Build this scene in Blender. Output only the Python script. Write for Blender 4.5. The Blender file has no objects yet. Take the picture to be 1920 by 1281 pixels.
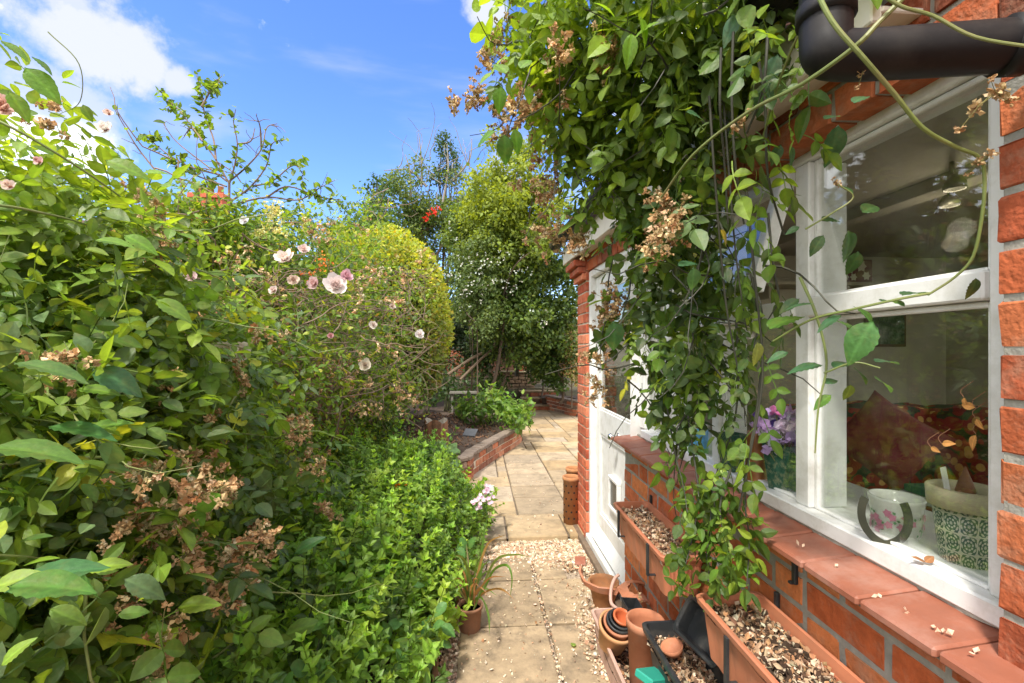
import bpy, math, random
import numpy as np
from mathutils import Vector, Matrix
R = math.radians
rng = np.random.default_rng(7)
random.seed(7)

# ---------------------------------------------------------------- camera
H = 1.45; F = 853.3; VX = 895.0; VY = 655.0
TH = math.atan((960-VX)/F); CT, ST = math.cos(TH), math.sin(TH)
scene = bpy.context.scene
cam_d = bpy.data.cameras.new("camera"); cam = bpy.data.objects.new("camera", cam_d)
scene.collection.objects.link(cam); scene.camera = cam
cam.location = (0, 0, H); cam.rotation_euler = (R(90), 0, -TH)
cam_d.sensor_width = 36; cam_d.lens = 36*F/1920
cam_d.shift_y = (VY-640.5)/1920
cam_d.clip_start = 0.02; cam_d.clip_end = 600
scene.render.resolution_x = 1024; scene.render.resolution_y = 683
scene.view_settings.view_transform = 'Standard'; scene.view_settings.look = 'None'
scene.view_settings.exposure = 1.56; scene.view_settings.gamma = 1.0
try:
    scene.cycles.max_bounces = 10; scene.cycles.transparent_max_bounces = 12
    scene.cycles.transmission_bounces = 6; scene.cycles.diffuse_bounces = 5; scene.cycles.glossy_bounces = 4
except Exception: pass

def D(u, v, d):                     # photo pixel + real distance -> world point
    xc = (u-960)/F*d; return np.array((xc*CT + d*ST, d*CT - xc*ST, H + (VY-v)/F*d))
def GZ(u, v, z): return D(u, v, (H-z)*F/(v-VY))
def GX(u, X): return D(u, VY, F*X/(CT*(u-VX)))[1]     # world y where the plane x=X shows at column u
def lin(r, g, b):
    f = lambda c: (c/255/12.92) if c/255 <= .04045 else ((c/255+.055)/1.055)**2.4
    return (f(r), f(g), f(b))

# ---------------------------------------------------------------- sky and sun
SUN_EL, SUN_AZ = R(57), R(-148)      # azimuth measured from +y towards +x
world = bpy.data.worlds.new("World"); scene.world = world; world.use_nodes = True
wn = world.node_tree; wn.nodes.clear()
def N(nt, t, **k):
    n = nt.nodes.new(t)
    for a, b in k.items(): setattr(n, a, b)
    return n
def math_node(nt, op, a, b=None, c=None, clamp=False):
    n = N(nt, 'ShaderNodeMath', operation=op); n.use_clamp = clamp
    for i, x in enumerate((a, b, c)):
        if x is None: continue
        if isinstance(x, (int, float)): n.inputs[i].default_value = x
        else: nt.links.new(x, n.inputs[i])
    return n.outputs[0]
def build_world():
    nt = wn; L = nt.links.new
    sky = N(nt, 'ShaderNodeTexSky', sky_type='NISHITA'); sky.sun_disc = False
    sky.sun_elevation = SUN_EL; sky.sun_rotation = SUN_AZ; sky.altitude = 0; sky.air_density = 1.0; sky.dust_density = .6; sky.ozone_density = 2.5
    hs = N(nt, 'ShaderNodeHueSaturation'); hs.inputs['Hue'].default_value = .514; hs.inputs['Saturation'].default_value = 1.24; hs.inputs['Value'].default_value = 1.45
    L(sky.outputs[0], hs.inputs['Color'])
    tc = N(nt, 'ShaderNodeTexCoord'); nrm = N(nt, 'ShaderNodeVectorMath', operation='NORMALIZE'); L(tc.outputs['Generated'], nrm.inputs[0])
    nz = N(nt, 'ShaderNodeTexNoise'); nz.inputs['Scale'].default_value = 8.5; nz.inputs['Detail'].default_value = 8; nz.inputs['Roughness'].default_value = .62
    L(nrm.outputs[0], nz.inputs['Vector'])
    masks = None; fill_cloud_masks = None
    #  (u, v, radius in direction space, softness, amount)
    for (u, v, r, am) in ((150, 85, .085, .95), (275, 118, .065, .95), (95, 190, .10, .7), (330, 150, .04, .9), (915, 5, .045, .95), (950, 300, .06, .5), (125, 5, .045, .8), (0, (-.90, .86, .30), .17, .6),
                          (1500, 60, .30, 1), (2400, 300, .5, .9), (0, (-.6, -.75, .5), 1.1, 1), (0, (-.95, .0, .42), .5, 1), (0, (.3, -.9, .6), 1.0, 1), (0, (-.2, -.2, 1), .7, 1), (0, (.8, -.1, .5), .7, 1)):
        if u == 0: p = np.array(v)
        else: p = D(u, v, 1.0) - np.array((0, 0, H))
        p = p/np.linalg.norm(p)
        ds = N(nt, 'ShaderNodeVectorMath', operation='DISTANCE'); L(nrm.outputs[0], ds.inputs[0]); ds.inputs[1].default_value = tuple(p)
        q = math_node(nt, 'DIVIDE', ds.outputs['Value'], r)
        q = math_node(nt, 'SUBTRACT', 1.0, q)                       # 1 centre .. 0 edge
        q = math_node(nt, 'MULTIPLY', q, .42)
        q = math_node(nt, 'ADD', q, nz.outputs['Fac'])              # noise eats the edge
        mr = N(nt, 'ShaderNodeMapRange', interpolation_type='SMOOTHSTEP'); mr.inputs['From Min'].default_value = .50; mr.inputs['From Max'].default_value = .72
        mr.inputs['To Max'].default_value = am
        L(q, mr.inputs['Value'])
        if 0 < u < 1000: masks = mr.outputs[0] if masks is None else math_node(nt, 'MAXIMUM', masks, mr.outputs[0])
        else: fill_cloud_masks = mr.outputs[0] if fill_cloud_masks is None else math_node(nt, 'MAXIMUM', fill_cloud_masks, mr.outputs[0])  # bright unseen clouds, added as fill light and for pane reflections
    # thin streaks of high cloud
    mp = N(nt, 'ShaderNodeMapping'); mp.inputs['Scale'].default_value = (1.2, 5, 9); mp.inputs['Rotation'].default_value = (0, R(-25), R(10)); L(nrm.outputs[0], mp.inputs[0])
    n2 = N(nt, 'ShaderNodeTexNoise'); n2.inputs['Scale'].default_value = 1.6; n2.inputs['Detail'].default_value = 6; L(mp.outputs[0], n2.inputs['Vector'])
    m2 = N(nt, 'ShaderNodeMapRange', interpolation_type='SMOOTHSTEP'); m2.inputs['From Min'].default_value = .52; m2.inputs['From Max'].default_value = .85; m2.inputs['To Max'].default_value = .5
    L(n2.outputs[0], m2.inputs['Value'])
    masks = math_node(nt, 'MAXIMUM', masks, m2.outputs[0])
    mix = N(nt, 'ShaderNodeMixRGB'); L(masks, mix.inputs[0]); L(hs.outputs[0], mix.inputs[1]); mix.inputs[2].default_value = (3.7, 3.85, 4.1, 1)
    mixb = N(nt, 'ShaderNodeMixRGB'); L(fill_cloud_masks, mixb.inputs[0]); L(mix.outputs[0], mixb.inputs[1]); mixb.inputs[2].default_value = (11.0, 10.8, 10.5, 1); mix = mixb
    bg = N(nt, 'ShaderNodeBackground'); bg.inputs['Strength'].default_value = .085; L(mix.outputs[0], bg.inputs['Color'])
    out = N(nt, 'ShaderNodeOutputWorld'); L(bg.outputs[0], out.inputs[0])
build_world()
sd = bpy.data.lights.new("sun", 'SUN'); sun = bpy.data.objects.new("sun", sd); scene.collection.objects.link(sun)
sd.energy = 2.0; sd.angle = R(6.0); sd.color = (1.0, .95, .86)
sv = Vector((math.sin(SUN_AZ)*math.cos(SUN_EL), math.cos(SUN_AZ)*math.cos(SUN_EL), math.sin(SUN_EL)))
sun.rotation_euler = sv.to_track_quat('Z', 'Y').to_euler(); sun.location = sv*50

# ---------------------------------------------------------------- materials
MATS = {}
def mat(name, color=(.5, .5, .5), rough=.7, attr=False, var=.15, scale=8.0, bump=.0, bscale=60, spec=.4, metal=0, transl=0, stain=None, stain_scale=2.0, stain_amt=.5, tcol=None, coat=0):
    if name in MATS: return MATS[name]
    m = bpy.data.materials.new(name); m.use_nodes = True; nt = m.node_tree; L = nt.links.new
    b = nt.nodes['Principled BSDF']; out = nt.nodes['Material Output']
    tc = N(nt, 'ShaderNodeTexCoord'); vec = tc.outputs['Object']
    if attr:
        a = N(nt, 'ShaderNodeAttribute'); a.attribute_name = 'Col'; src = a.outputs['Color']
    else:
        rg = N(nt, 'ShaderNodeRGB'); rg.outputs[0].default_value = (*color, 1); src = rg.outputs[0]
    if var > 0:
        nz = N(nt, 'ShaderNodeTexNoise'); nz.inputs['Scale'].default_value = scale; nz.inputs['Detail'].default_value = 6; nz.inputs['Roughness'].default_value = .65; L(vec, nz.inputs['Vector'])
        mr = N(nt, 'ShaderNodeMapRange'); mr.inputs['From Min'].default_value = .25; mr.inputs['From Max'].default_value = .75; mr.inputs['To Min'].default_value = 1-var; mr.inputs['To Max'].default_value = 1+var; L(nz.outputs[0], mr.inputs['Value'])
        mx = N(nt, 'ShaderNodeVectorMath', operation='SCALE'); L(src, mx.inputs[0]); L(mr.outputs[0], mx.inputs['Scale']); src = mx.outputs[0]
    if stain:
        n3 = N(nt, 'ShaderNodeTexNoise'); n3.inputs['Scale'].default_value = stain_scale; n3.inputs['Detail'].default_value = 8; n3.inputs['Roughness'].default_value = .7; L(vec, n3.inputs['Vector'])
        m3 = N(nt, 'ShaderNodeMapRange'); m3.inputs['From Min'].default_value = .48; m3.inputs['From Max'].default_value = .68; m3.inputs['To Max'].default_value = stain_amt; L(n3.outputs[0], m3.inputs['Value'])
        mm = N(nt, 'ShaderNodeMixRGB'); L(m3.outputs[0], mm.inputs[0]); L(src, mm.inputs[1]); mm.inputs[2].default_value = (*stain, 1); src = mm.outputs[0]
    L(src, b.inputs['Base Color'])
    b.inputs['Roughness'].default_value = rough; b.inputs['Metallic'].default_value = metal
    b.inputs['Specular IOR Level'].default_value = spec
    if coat: b.inputs['Coat Weight'].default_value = coat; b.inputs['Coat Roughness'].default_value = .1
    if bump > 0:
        nb = N(nt, 'ShaderNodeTexNoise'); nb.inputs['Scale'].default_value = bscale; nb.inputs['Detail'].default_value = 5; L(vec, nb.inputs['Vector'])
        bp = N(nt, 'ShaderNodeBump'); bp.inputs['Strength'].default_value = bump; bp.inputs['Distance'].default_value = .004; L(nb.outputs[0], bp.inputs['Height']); L(bp.outputs[0], b.inputs['Normal'])
    if transl > 0:
        tr = N(nt, 'ShaderNodeBsdfTranslucent'); tm = N(nt, 'ShaderNodeVectorMath', operation='MULTIPLY'); L(src, tm.inputs[0]); tm.inputs[1].default_value = tcol or (2.6, 2.3, .9)
        L(tm.outputs[0], tr.inputs['Color']); ms = N(nt, 'ShaderNodeMixShader'); ms.inputs[0].default_value = transl
        L(b.outputs[0], ms.inputs[1]); L(tr.outputs[0], ms.inputs[2]); L(ms.outputs[0], out.inputs[0])
    MATS[name] = m; return m

def glass_mat():
    m = bpy.data.materials.new('window_glass'); m.use_nodes = True; nt = m.node_tree; L = nt.links.new
    nt.nodes.remove(nt.nodes['Principled BSDF']); out = nt.nodes['Material Output']
    t = N(nt, 'ShaderNodeBsdfTransparent'); t.inputs[0].default_value = (.93, .95, .93, 1)
    g = N(nt, 'ShaderNodeBsdfGlossy'); g.inputs['Roughness'].default_value = .012
    fr = N(nt, 'ShaderNodeFresnel'); ge = N(nt, 'ShaderNodeNewGeometry'); im = N(nt, 'ShaderNodeMapRange'); im.inputs['To Min'].default_value = 2.0; im.inputs['To Max'].default_value = 1/2.0; L(ge.outputs['Backfacing'], im.inputs['Value']); L(im.outputs[0], fr.inputs['IOR'])   # same reflectance from either face of the thin sheet
    nz = N(nt, 'ShaderNodeTexNoise'); nz.inputs['Scale'].default_value = 3; nz.inputs['Detail'].default_value = 1; tc = N(nt, 'ShaderNodeTexCoord'); L(tc.outputs['Object'], nz.inputs['Vector'])
    bp = N(nt, 'ShaderNodeBump'); bp.inputs['Strength'].default_value = .05; bp.inputs['Distance'].default_value = .02; L(nz.outputs[0], bp.inputs['Height']); L(bp.outputs[0], g.inputs['Normal'])
    # thin film of dust and old rain marks
    d = N(nt, 'ShaderNodeBsdfDiffuse'); d.inputs[0].default_value = (.55, .55, .5, 1)
    n2 = N(nt, 'ShaderNodeTexNoise'); n2.inputs['Scale'].default_value = 9; n2.inputs['Detail'].default_value = 8; L(tc.outputs['Object'], n2.inputs['Vector'])
    mr = N(nt, 'ShaderNodeMapRange'); mr.inputs['From Min'].default_value = .45; mr.inputs['From Max'].default_value = .8; mr.inputs['To Max'].default_value = .05; L(n2.outputs[0], mr.inputs['Value'])
    m1 = N(nt, 'ShaderNodeMixShader'); L(fr.outputs[0], m1.inputs[0]); L(t.outputs[0], m1.inputs[1]); L(g.outputs[0], m1.inputs[2])
    m2 = N(nt, 'ShaderNodeMixShader'); L(mr.outputs[0], m2.inputs[0]); L(m1.outputs[0], m2.inputs[1]); L(d.outputs[0], m2.inputs[2])
    L(m2.outputs[0], out.inputs[0]); return m
GLASS = glass_mat()
M_BRICK = mat('brick', rough=.92, attr=True, var=.34, scale=22, bump=.9, bscale=110, stain=(.40, .30, .21), stain_scale=14, stain_amt=.42, spec=.25)
M_MORTAR = mat('mortar', (.29, .275, .235), .95, var=.25, scale=30, bump=.6, bscale=120)
M_MORTAR2 = mat('pale_mortar', (.50, .43, .33), .95, var=.2, scale=30, bump=.6, bscale=120)
M_WHITE = mat('white_paint', (.78, .78, .76), .38, var=.05, scale=5, bump=.12, bscale=25, stain=(.44, .42, .34), stain_scale=13, stain_amt=.45)
M_CREAM = mat('cream_paint', (.70, .64, .54), .5, var=.06, scale=6, bump=.1, stain=(.45, .40, .32), stain_scale=5, stain_amt=.4)
M_TILE = mat('sill_tile', (.29, .10, .058), .55, var=.16, scale=14, bump=.15, bscale=70, stain=(.50, .33, .27), stain_scale=6, stain_amt=.35)
M_BLACKPIPE = mat('black_plastic', (.008, .0068, .0075), .5, var=.3, scale=9, stain=(.035, .03, .026), stain_scale=14, stain_amt=.5, spec=.3)
M_BLACKPOT = mat('black_pot_plastic', (.022, .024, .026), .45, var=.3, scale=9, stain=(.11, .10, .085), stain_scale=12, stain_amt=.45)
M_TERRA = mat('terracotta', (.42, .16, .08), .8, var=.2, scale=12, bump=.2, bscale=60, stain=(.42, .30, .22), stain_scale=5, stain_amt=.55)
M_TROUGH = mat('terracotta_plastic', (.46, .165, .085), .5, var=.12, scale=9, stain=(.30, .15, .09), stain_scale=7, stain_amt=.5)
M_PALETERRA = mat('pale_terracotta', (.52, .33, .26), .75, var=.15, scale=9, stain=(.35, .22, .16), stain_scale=8, stain_amt=.5)
M_CLAY = mat('weathered_clay', (.42, .19, .08), .85, var=.25, scale=9, bump=.3, stain=(.17, .12, .08), stain_scale=7, stain_amt=.7)
M_SLAB = mat('sandstone_slab', rough=.9, attr=True, var=.25, scale=9, bump=.45, bscale=45, stain=(.13, .10, .065), stain_scale=5.0, stain_amt=.7)
M_CONC = mat('concrete_slab', rough=.93, attr=True, var=.30, scale=14, bump=.6, bscale=90, stain=(.10, .078, .055), stain_scale=6, stain_amt=.75)
M_SOIL = mat('soil', (.055, .036, .025), .95, var=.5, scale=25, bump=1.0, bscale=40, stain=(.12, .085, .055), stain_scale=12, stain_amt=.6)
M_STONE = mat('pebble', rough=.8, attr=True, var=.12, scale=60)
M_LEAF = mat('leaf', rough=.47, attr=True, var=.22, scale=55, transl=.40, spec=.42, bump=.35, bscale=140, stain=(.30, .20, .06), stain_scale=38, stain_amt=.18)
M_FARLEAF = mat('far_leaf', rough=.5, attr=True, var=.0, transl=.35, spec=.4)
M_DRY = mat('dried_petal', rough=.9, attr=True, var=.2, scale=60, transl=.2, tcol=(1.2, 1.1, .9))
M_PETAL = mat('petal', rough=.6, attr=True, var=.05, scale=40, transl=.3, tcol=(1.1, 1.05, 1.0))
M_BARK = mat('bark', (.10, .07, .048), .9, var=.35, scale=30, bump=.8, bscale=60)
M_TWIG = mat('twig', (.20, .14, .10), .85, var=.3, scale=20)
M_DARKSTEM = mat('dark_stem', (.045, .045, .03), .6, var=.3, scale=20)
M_CANE = mat('green_cane', (.16, .20, .055), .5, var=.25, scale=12, stain=(.26, .20, .10), stain_scale=7, stain_amt=.6)
M_WOOD = mat('weathered_wood', (.17, .12, .08), .85, var=.3, scale=14, bump=.5, bscale=40, stain=(.12, .09, .07), stain_scale=6, stain_amt=.6)
M_FENCE = mat('fence_board', (.22, .11, .07), .85, var=.3, scale=10, bump=.4)
M_CHROME = mat('chrome', (.7, .7, .7), .18, metal=1, var=.05)
M_ROOF = mat('roof_tile', (.14, .07, .05), .85, var=.3, scale=9, bump=.5)
M_INWALL = mat('interior_wall', (.38, .35, .25), .8, var=.04, scale=3)
M_INCEIL = mat('interior_ceiling', (.34, .31, .25), .85, var=.04)
M_CARPET = mat('interior_floor', (.22, .17, .12), .9, var=.2)
M_HOLESHADE = mat('hole_shade', (.01, .01, .01), .9, var=0)

# ---------------------------------------------------------------- mesh builder
class MB:
    def __init__(s): s.V = []; s.Lp = []; s.Ct = []; s.C = []; s.n = 0; s.MI = []
    def add(s, v, faces, col=(.5, .5, .5), mi=0):
        v = np.asarray(v, float); k = len(v); s.V.append(v)
        for f in faces: s.Lp.extend([i+s.n for i in f]); s.Ct.append(len(f)); s.MI.append(mi)
        c = np.asarray(col, float)
        s.C.append(np.tile(c, (k, 1)) if c.ndim == 1 else c); s.n += k
        return s
    def inst(s, tv, tf, fr, pos, scl, col, cm=None, mi=0):
        """many copies of a template: fr (k,3,3) rows = local axes in world"""
        k = len(pos); n = len(tv); scl = np.asarray(scl, float)
        if scl.ndim == 1: scl = scl[:, None]
        loc = tv[None, :, :]*scl[:, None, :]
        w = np.einsum('kni,kij->knj', loc, fr) + pos[:, None, :]
        s.V.append(w.reshape(-1, 3))
        cc = np.repeat(col[:, None, :], n, axis=1)
        if cm is not None: cc = cc*cm[None, :, None] if cm.ndim == 1 else cc*cm[None, :, :]
        s.C.append(cc.reshape(-1, 3))
        off = (np.arange(k)*n + s.n)
        flat = np.array([i for f in tf for i in f]); cnt = [len(f) for f in tf]
        s.Lp.extend((flat[None, :] + off[:, None]).ravel().tolist()); s.Ct.extend(cnt*k); s.MI.extend([mi]*(len(cnt)*k))
        s.n += n*k; return s
    def build(s, name, material, parent=None, smooth=False, tags=None):
        V = np.concatenate(s.V); C = np.concatenate(s.C)
        if parent is not None:
            V = V - np.array(root_origin(parent))
        me = bpy.data.meshes.new(name); me.vertices.add(len(V)); me.vertices.foreach_set('co', V.astype(np.float32).ravel())
        ct = np.array(s.Ct, dtype=np.int32); me.loops.add(len(s.Lp)); me.loops.foreach_set('vertex_index', np.array(s.Lp, dtype=np.int32))
        me.polygons.add(len(ct)); st = np.concatenate(([0], np.cumsum(ct)[:-1])).astype(np.int32)
        me.polygons.foreach_set('loop_start', st); me.polygons.foreach_set('loop_total', ct)
        mats = material if isinstance(material, (list, tuple)) else [material]
        for m in mats: me.materials.append(m)
        me.polygons.foreach_set('material_index', np.array(s.MI, dtype=np.int32))
        me.polygons.foreach_set('use_smooth', np.full(len(ct), bool(smooth)))
        me.update(calc_edges=True); me.validate()
        at = me.color_attributes.new('Col', 'FLOAT_COLOR', 'POINT')
        if len(me.vertices) == len(C):
            at.data.foreach_set('color', np.concatenate((C, np.ones((len(C), 1))), 1).astype(np.float32).ravel())
        o = bpy.data.objects.new(name, me); scene.collection.objects.link(o)
        if parent is not None: o.parent = parent
        if tags: tag(o, *tags)
        return o
def root_origin(o):
    v = Vector((0, 0, 0))
    while o is not None: v += o.location; o = o.parent
    return v
def tag(o, label=None, cat=None, group=None, kind=None):
    if label: o['label'] = label
    if cat: o['category'] = cat
    if group: o['group'] = group
    if kind: o['kind'] = kind
    return o
def thing(name, loc, label, cat, group=None, kind=None):
    o = bpy.data.objects.new(name, None); scene.collection.objects.link(o); o.location = tuple(float(a) for a in loc); o.empty_display_size = .1
    return tag(o, label, cat, group, kind)

def cbox(mb, lo, hi, bev=.003, col=(.5, .5, .5), jit=0, mi=0, M=None, off=None):
    """box with chamfered edges (24 verts)"""
    lo = np.array(lo, float); hi = np.array(hi, float); c = (lo+hi)/2; h = (hi-lo)/2
    lo, hi = c-abs(h), c+abs(h); h = abs(h); bev = min(bev, h.min()*.45)
    V = []; idx = {}
    for sx in (-1, 1):
        for sy in (-1, 1):
            for sz in (-1, 1):
                s = np.array((sx, sy, sz))
                for a in range(3):
                    p = c + s*(h-bev); p[a] = c[a]+s[a]*h[a]
                    idx[(sx, sy, sz, a)] = len(V); V.append(p)
    V = np.array(V)
    if jit: V += rng.normal(0, jit, V.shape)
    Fc = []
    for a in range(3):
        b, d = (a+1) % 3, (a+2) % 3
        for s in (-1, 1):
            q = []
            for (p, r) in ((-1, -1), (1, -1), (1, 1), (-1, 1)):
                k = [0, 0, 0]; k[a] = s; k[b] = p; k[d] = r; q.append(idx[(*k, a)])
            Fc.append(q if s > 0 else q[::-1])
    for a in range(3):           # edges parallel to axis a
        b, d = (a+1) % 3, (a+2) % 3
        for p in (-1, 1):
            for r in (-1, 1):
                def I(t, ax):
                    k = [0, 0, 0]; k[a] = t; k[b] = p; k[d] = r; return idx[(*k, ax)]
                q = [I(-1, b), I(1, b), I(1, d), I(-1, d)]
                Fc.append(q if p*r < 0 else q[::-1])
    for sx in (-1, 1):
        for sy in (-1, 1):
            for sz in (-1, 1):
                q = [idx[(sx, sy, sz, a)] for a in range(3)]
                Fc.append(q if sx*sy*sz > 0 else q[::-1])
    if M is not None: V = V@np.array(M).T
    if off is not None: V = V+np.array(off)
    mb.add(V, Fc, col, mi); return mb

def tube(mb, pts, rad, sides=6, col=(.5, .5, .5), cap=True, mi=0):
    P = np.array(pts, float); n = len(P); rad = np.broadcast_to(np.asarray(rad, float), (n,)) if np.ndim(rad) == 0 else np.array(rad, float)
    T = np.gradient(P, axis=0); T /= (np.linalg.norm(T, axis=1)[:, None]+1e-9)
    up = np.array((0, 0, 1.0)) if abs(T[0][2]) < .9 else np.array((1.0, 0, 0))
    V = []
    a = np.cross(T[0], up); a /= np.linalg.norm(a)
    ang = np.arange(sides)/sides*2*math.pi
    for i in range(n):
        a = a - T[i]*np.dot(a, T[i]); a /= (np.linalg.norm(a)+1e-9); b = np.cross(T[i], a)
        V.append(P[i] + rad[i]*(np.cos(ang)[:, None]*a + np.sin(ang)[:, None]*b))
    V = np.concatenate(V); Fc = []
    for i in range(n-1):
        for j in range(sides):
            k = (j+1) % sides; Fc.append((i*sides+j, i*sides+k, (i+1)*sides+k, (i+1)*sides+j))
    if cap: Fc.append(tuple(range(sides))[::-1]); Fc.append(tuple((n-1)*sides+j for j in range(sides)))
    mb.add(V, Fc, col, mi); return mb
def spline(pts, k=6):
    P = np.array(pts, float)
    if len(P) < 3: return P
    Q = np.vstack((2*P[0]-P[1], P, 2*P[-1]-P[-2])); out = []
    for i in range(1, len(Q)-2):
        for t in np.linspace(0, 1, k, endpoint=False):
            out.append(.5*((2*Q[i]) + (-Q[i-1]+Q[i+1])*t + (2*Q[i-1]-5*Q[i]+4*Q[i+1]-Q[i+2])*t*t + (-Q[i-1]+3*Q[i]-3*Q[i+1]+Q[i+2])*t**3))
    out.append(Q[-2]); return np.array(out)
def lathe(mb, prof, c=(0, 0, 0), sides=28, col=(.5, .5, .5), M=None, wob=0):
    prof = np.array(prof, float); a = np.arange(sides)/sides*2*math.pi; V = []
    for r, z in prof:
        rr = r*(1+wob*np.sin(2*a+1)); V.append(np.stack((rr*np.cos(a), rr*np.sin(a), np.full(sides, z)), 1))
    V = np.concatenate(V); n = len(prof); Fc = []
    for i in range(n-1):
        for j in range(sides):
            k = (j+1) % sides; Fc.append((i*sides+j, i*sides+k, (i+1)*sides+k, (i+1)*sides+j))
    Fc.append(tuple(range(sides))[::-1]); Fc.append(tuple((n-1)*sides+j for j in range(sides)))
    if M is not None: V = V@np.array(M).T
    mb.add(V+np.array(c), Fc, col); return mb
def rotm(ax, deg): return np.array(Matrix.Rotation(R(deg), 3, ax))
def pot_profile(r0, r1, h, t=.008, rim=.02, rimt=.006, depth=None):
    depth = depth if depth is not None else h-.02
    return [(0.001, 0), (r0*.97, 0), (r0, .004), (r1-rimt, h-rim-.002), (r1, h-rim), (r1+.001, h-.003), (r1-.002, h), (r1-t, h-.001), (r1-t-.003, h-rim), (r0-t+(r1-r0)*(1-depth/h), h-depth), (.001, h-depth)]

# frames for leaves
def unit(v): return v/(np.linalg.norm(v, axis=-1, keepdims=True)+1e-9)
def frames(axis, normal):
    x = unit(axis); z = normal - x*np.sum(x*normal, 1, keepdims=True); z = unit(z); y = np.cross(z, x)
    return np.stack((x, y, z), 1)
def leaflet(fold=.25, droop=.35, w=.30, pts=None):
    ts = np.array([0, .12, .35, .62, .85, 1.0]); ws = np.array(pts if pts is not None else [0, .62, 1.0, .88, .42, 0])*w
    V = []; cm = []
    for t, h in zip(ts, ws): V.append((t, 0, -droop*t*t*.5)); cm.append(1.22)
    for i in range(1, 5):
        for s in (-1, 1): V.append((ts[i], s*ws[i], -droop*ts[i]**2*.5 + fold*ws[i])); cm.append(.95)
    Fc = []
    L = lambda i: 6+(i-1)*2; Rr = lambda i: 6+(i-1)*2+1
    Fc.append((0, L(1), 1)); Fc.append((0, 1, Rr(1)))
    for i in range(1, 4): Fc.append((i, L(i), L(i+1), i+1)); Fc.append((i, i+1, Rr(i+1), Rr(i)))
    Fc.append((4, L(4), 5)); Fc.append((4, 5, Rr(4)))
    return np.array(V, float), Fc, np.array(cm)
def fine_leaf(w=.29, fold=.22, droop=.45, nx=15, ny=4, serr=.035):
    V = []; cm = []
    for i in range(nx):
        t = i/(nx-1); h = w*(math.sin(math.pi*t**.80)**.85)*(1-.25*t) if 0 < t < 1 else .002
        for j in range(-ny, ny+1):
            s = j/ny; e = h*(1+serr*(1 if i % 2 else -1)*(abs(s) > .99)); x = t+.10*abs(s)*(1-t)*.6
            V.append((x, s*e, -droop*t*t*.5+fold*abs(s)*h*(1-.5*abs(s))*1.6+.010*math.sin(i*3.1+abs(s)*1.5)*abs(s))); cm.append(1.35 if j == 0 else (1.10 if (i+abs(j)) % 3 == 0 else .95))
    n = 2*ny+1; Fc = [(i*n+j, (i+1)*n+j, (i+1)*n+j+1, i*n+j+1) for i in range(nx-1) for j in range(n-1)]
    return np.array(V), Fc, np.array(cm)
def compound(nl=5, size=.42, fold=.25, droop=.3, w=.30, sag=.25):
    V = []; Fc = []; cm = []; n = 0
    spots = [(1.0, 0, 0)]
    if nl >= 3: spots += [(.78, 62, 1), (.78, -62, 1)]
    if nl >= 5: spots += [(.44, 70, 1), (.44, -70, 1)]
    if nl >= 7: spots += [(.16, 75, 1), (.16, -75, 1)]
    for (t, a, sd) in spots:
        lv, lf, lc = leaflet(fold+random.uniform(-.1, .15), droop+random.uniform(-.15, .2), w*random.uniform(.9, 1.1))
        s = size*(1.15 if a == 0 else random.uniform(.78, .95))*(1 if t > .5 else .85)
        m = rotm('Z', a+random.uniform(-10, 10))@rotm('Y', random.uniform(-5, 25))@rotm('X', random.uniform(-20, 20))
        v = (lv*s)@m.T; base = np.array((t*.72, 0, -sag*t*t)); V.append(v+base); cm.append(lc*random.uniform(.9, 1.1))
        Fc += [tuple(i+n for i in f) for f in lf]; n += len(lv)
    # rachis: thin 3 sided stalk
    R_ = []; k = 5
    for i in range(k):
        t = i/(k-1)
        for a in range(3): R_.append((t*.74, .011*math.cos(a*2.1), -sag*t*t*1.0+.011*math.sin(a*2.1)))
    for i in range(k-1):
        for a in range(3): b = (a+1) % 3; Fc.append((n+i*3+a, n+i*3+b, n+i*3+3+b, n+i*3+3+a))
    V.append(np.array(R_)); cm.append(np.full(len(R_), 1.15))
    return np.concatenate(V), Fc, np.concatenate(cm)
T_ROSE = [compound(5), compound(5, w=.34, size=.4), compound(7, size=.34, sag=.35), compound(3, size=.46), compound(5, w=.26, sag=.1)]
T_FINE = [fine_leaf(), fine_leaf(.33, .12, .6), fine_leaf(.25, .35, .2)]
T_LEAF = [leaflet(.25, .3, .28), leaflet(.1, .6, .34), leaflet(.45, .1, .24)]
def small_leaf(w=.32, fold=.2):
    return np.array([(0, 0, 0), (.45, -w, fold*w), (1, 0, -.12), (.45, w, fold*w), (.5, 0, .0)], float), [(0, 1, 4), (1, 2, 4), (2, 3, 4), (3, 0, 4)], np.array([1.1, .95, .95, .95, 1.1])
T_SMALL = [small_leaf(), small_leaf(.24, .5), small_leaf(.42, .1)]

def pick(cols, k, jit=.12):
    c = np.array([p[0] for p in cols], float); w = np.array([p[1] for p in cols], float); w /= w.sum()
    i = rng.choice(len(cols), k, p=w); out = c[i]*rng.lognormal(0, jit, (k, 1)); out[:, 0] *= rng.lognormal(0, jit*.6, k); return np.clip(out, .002, .9)
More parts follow.
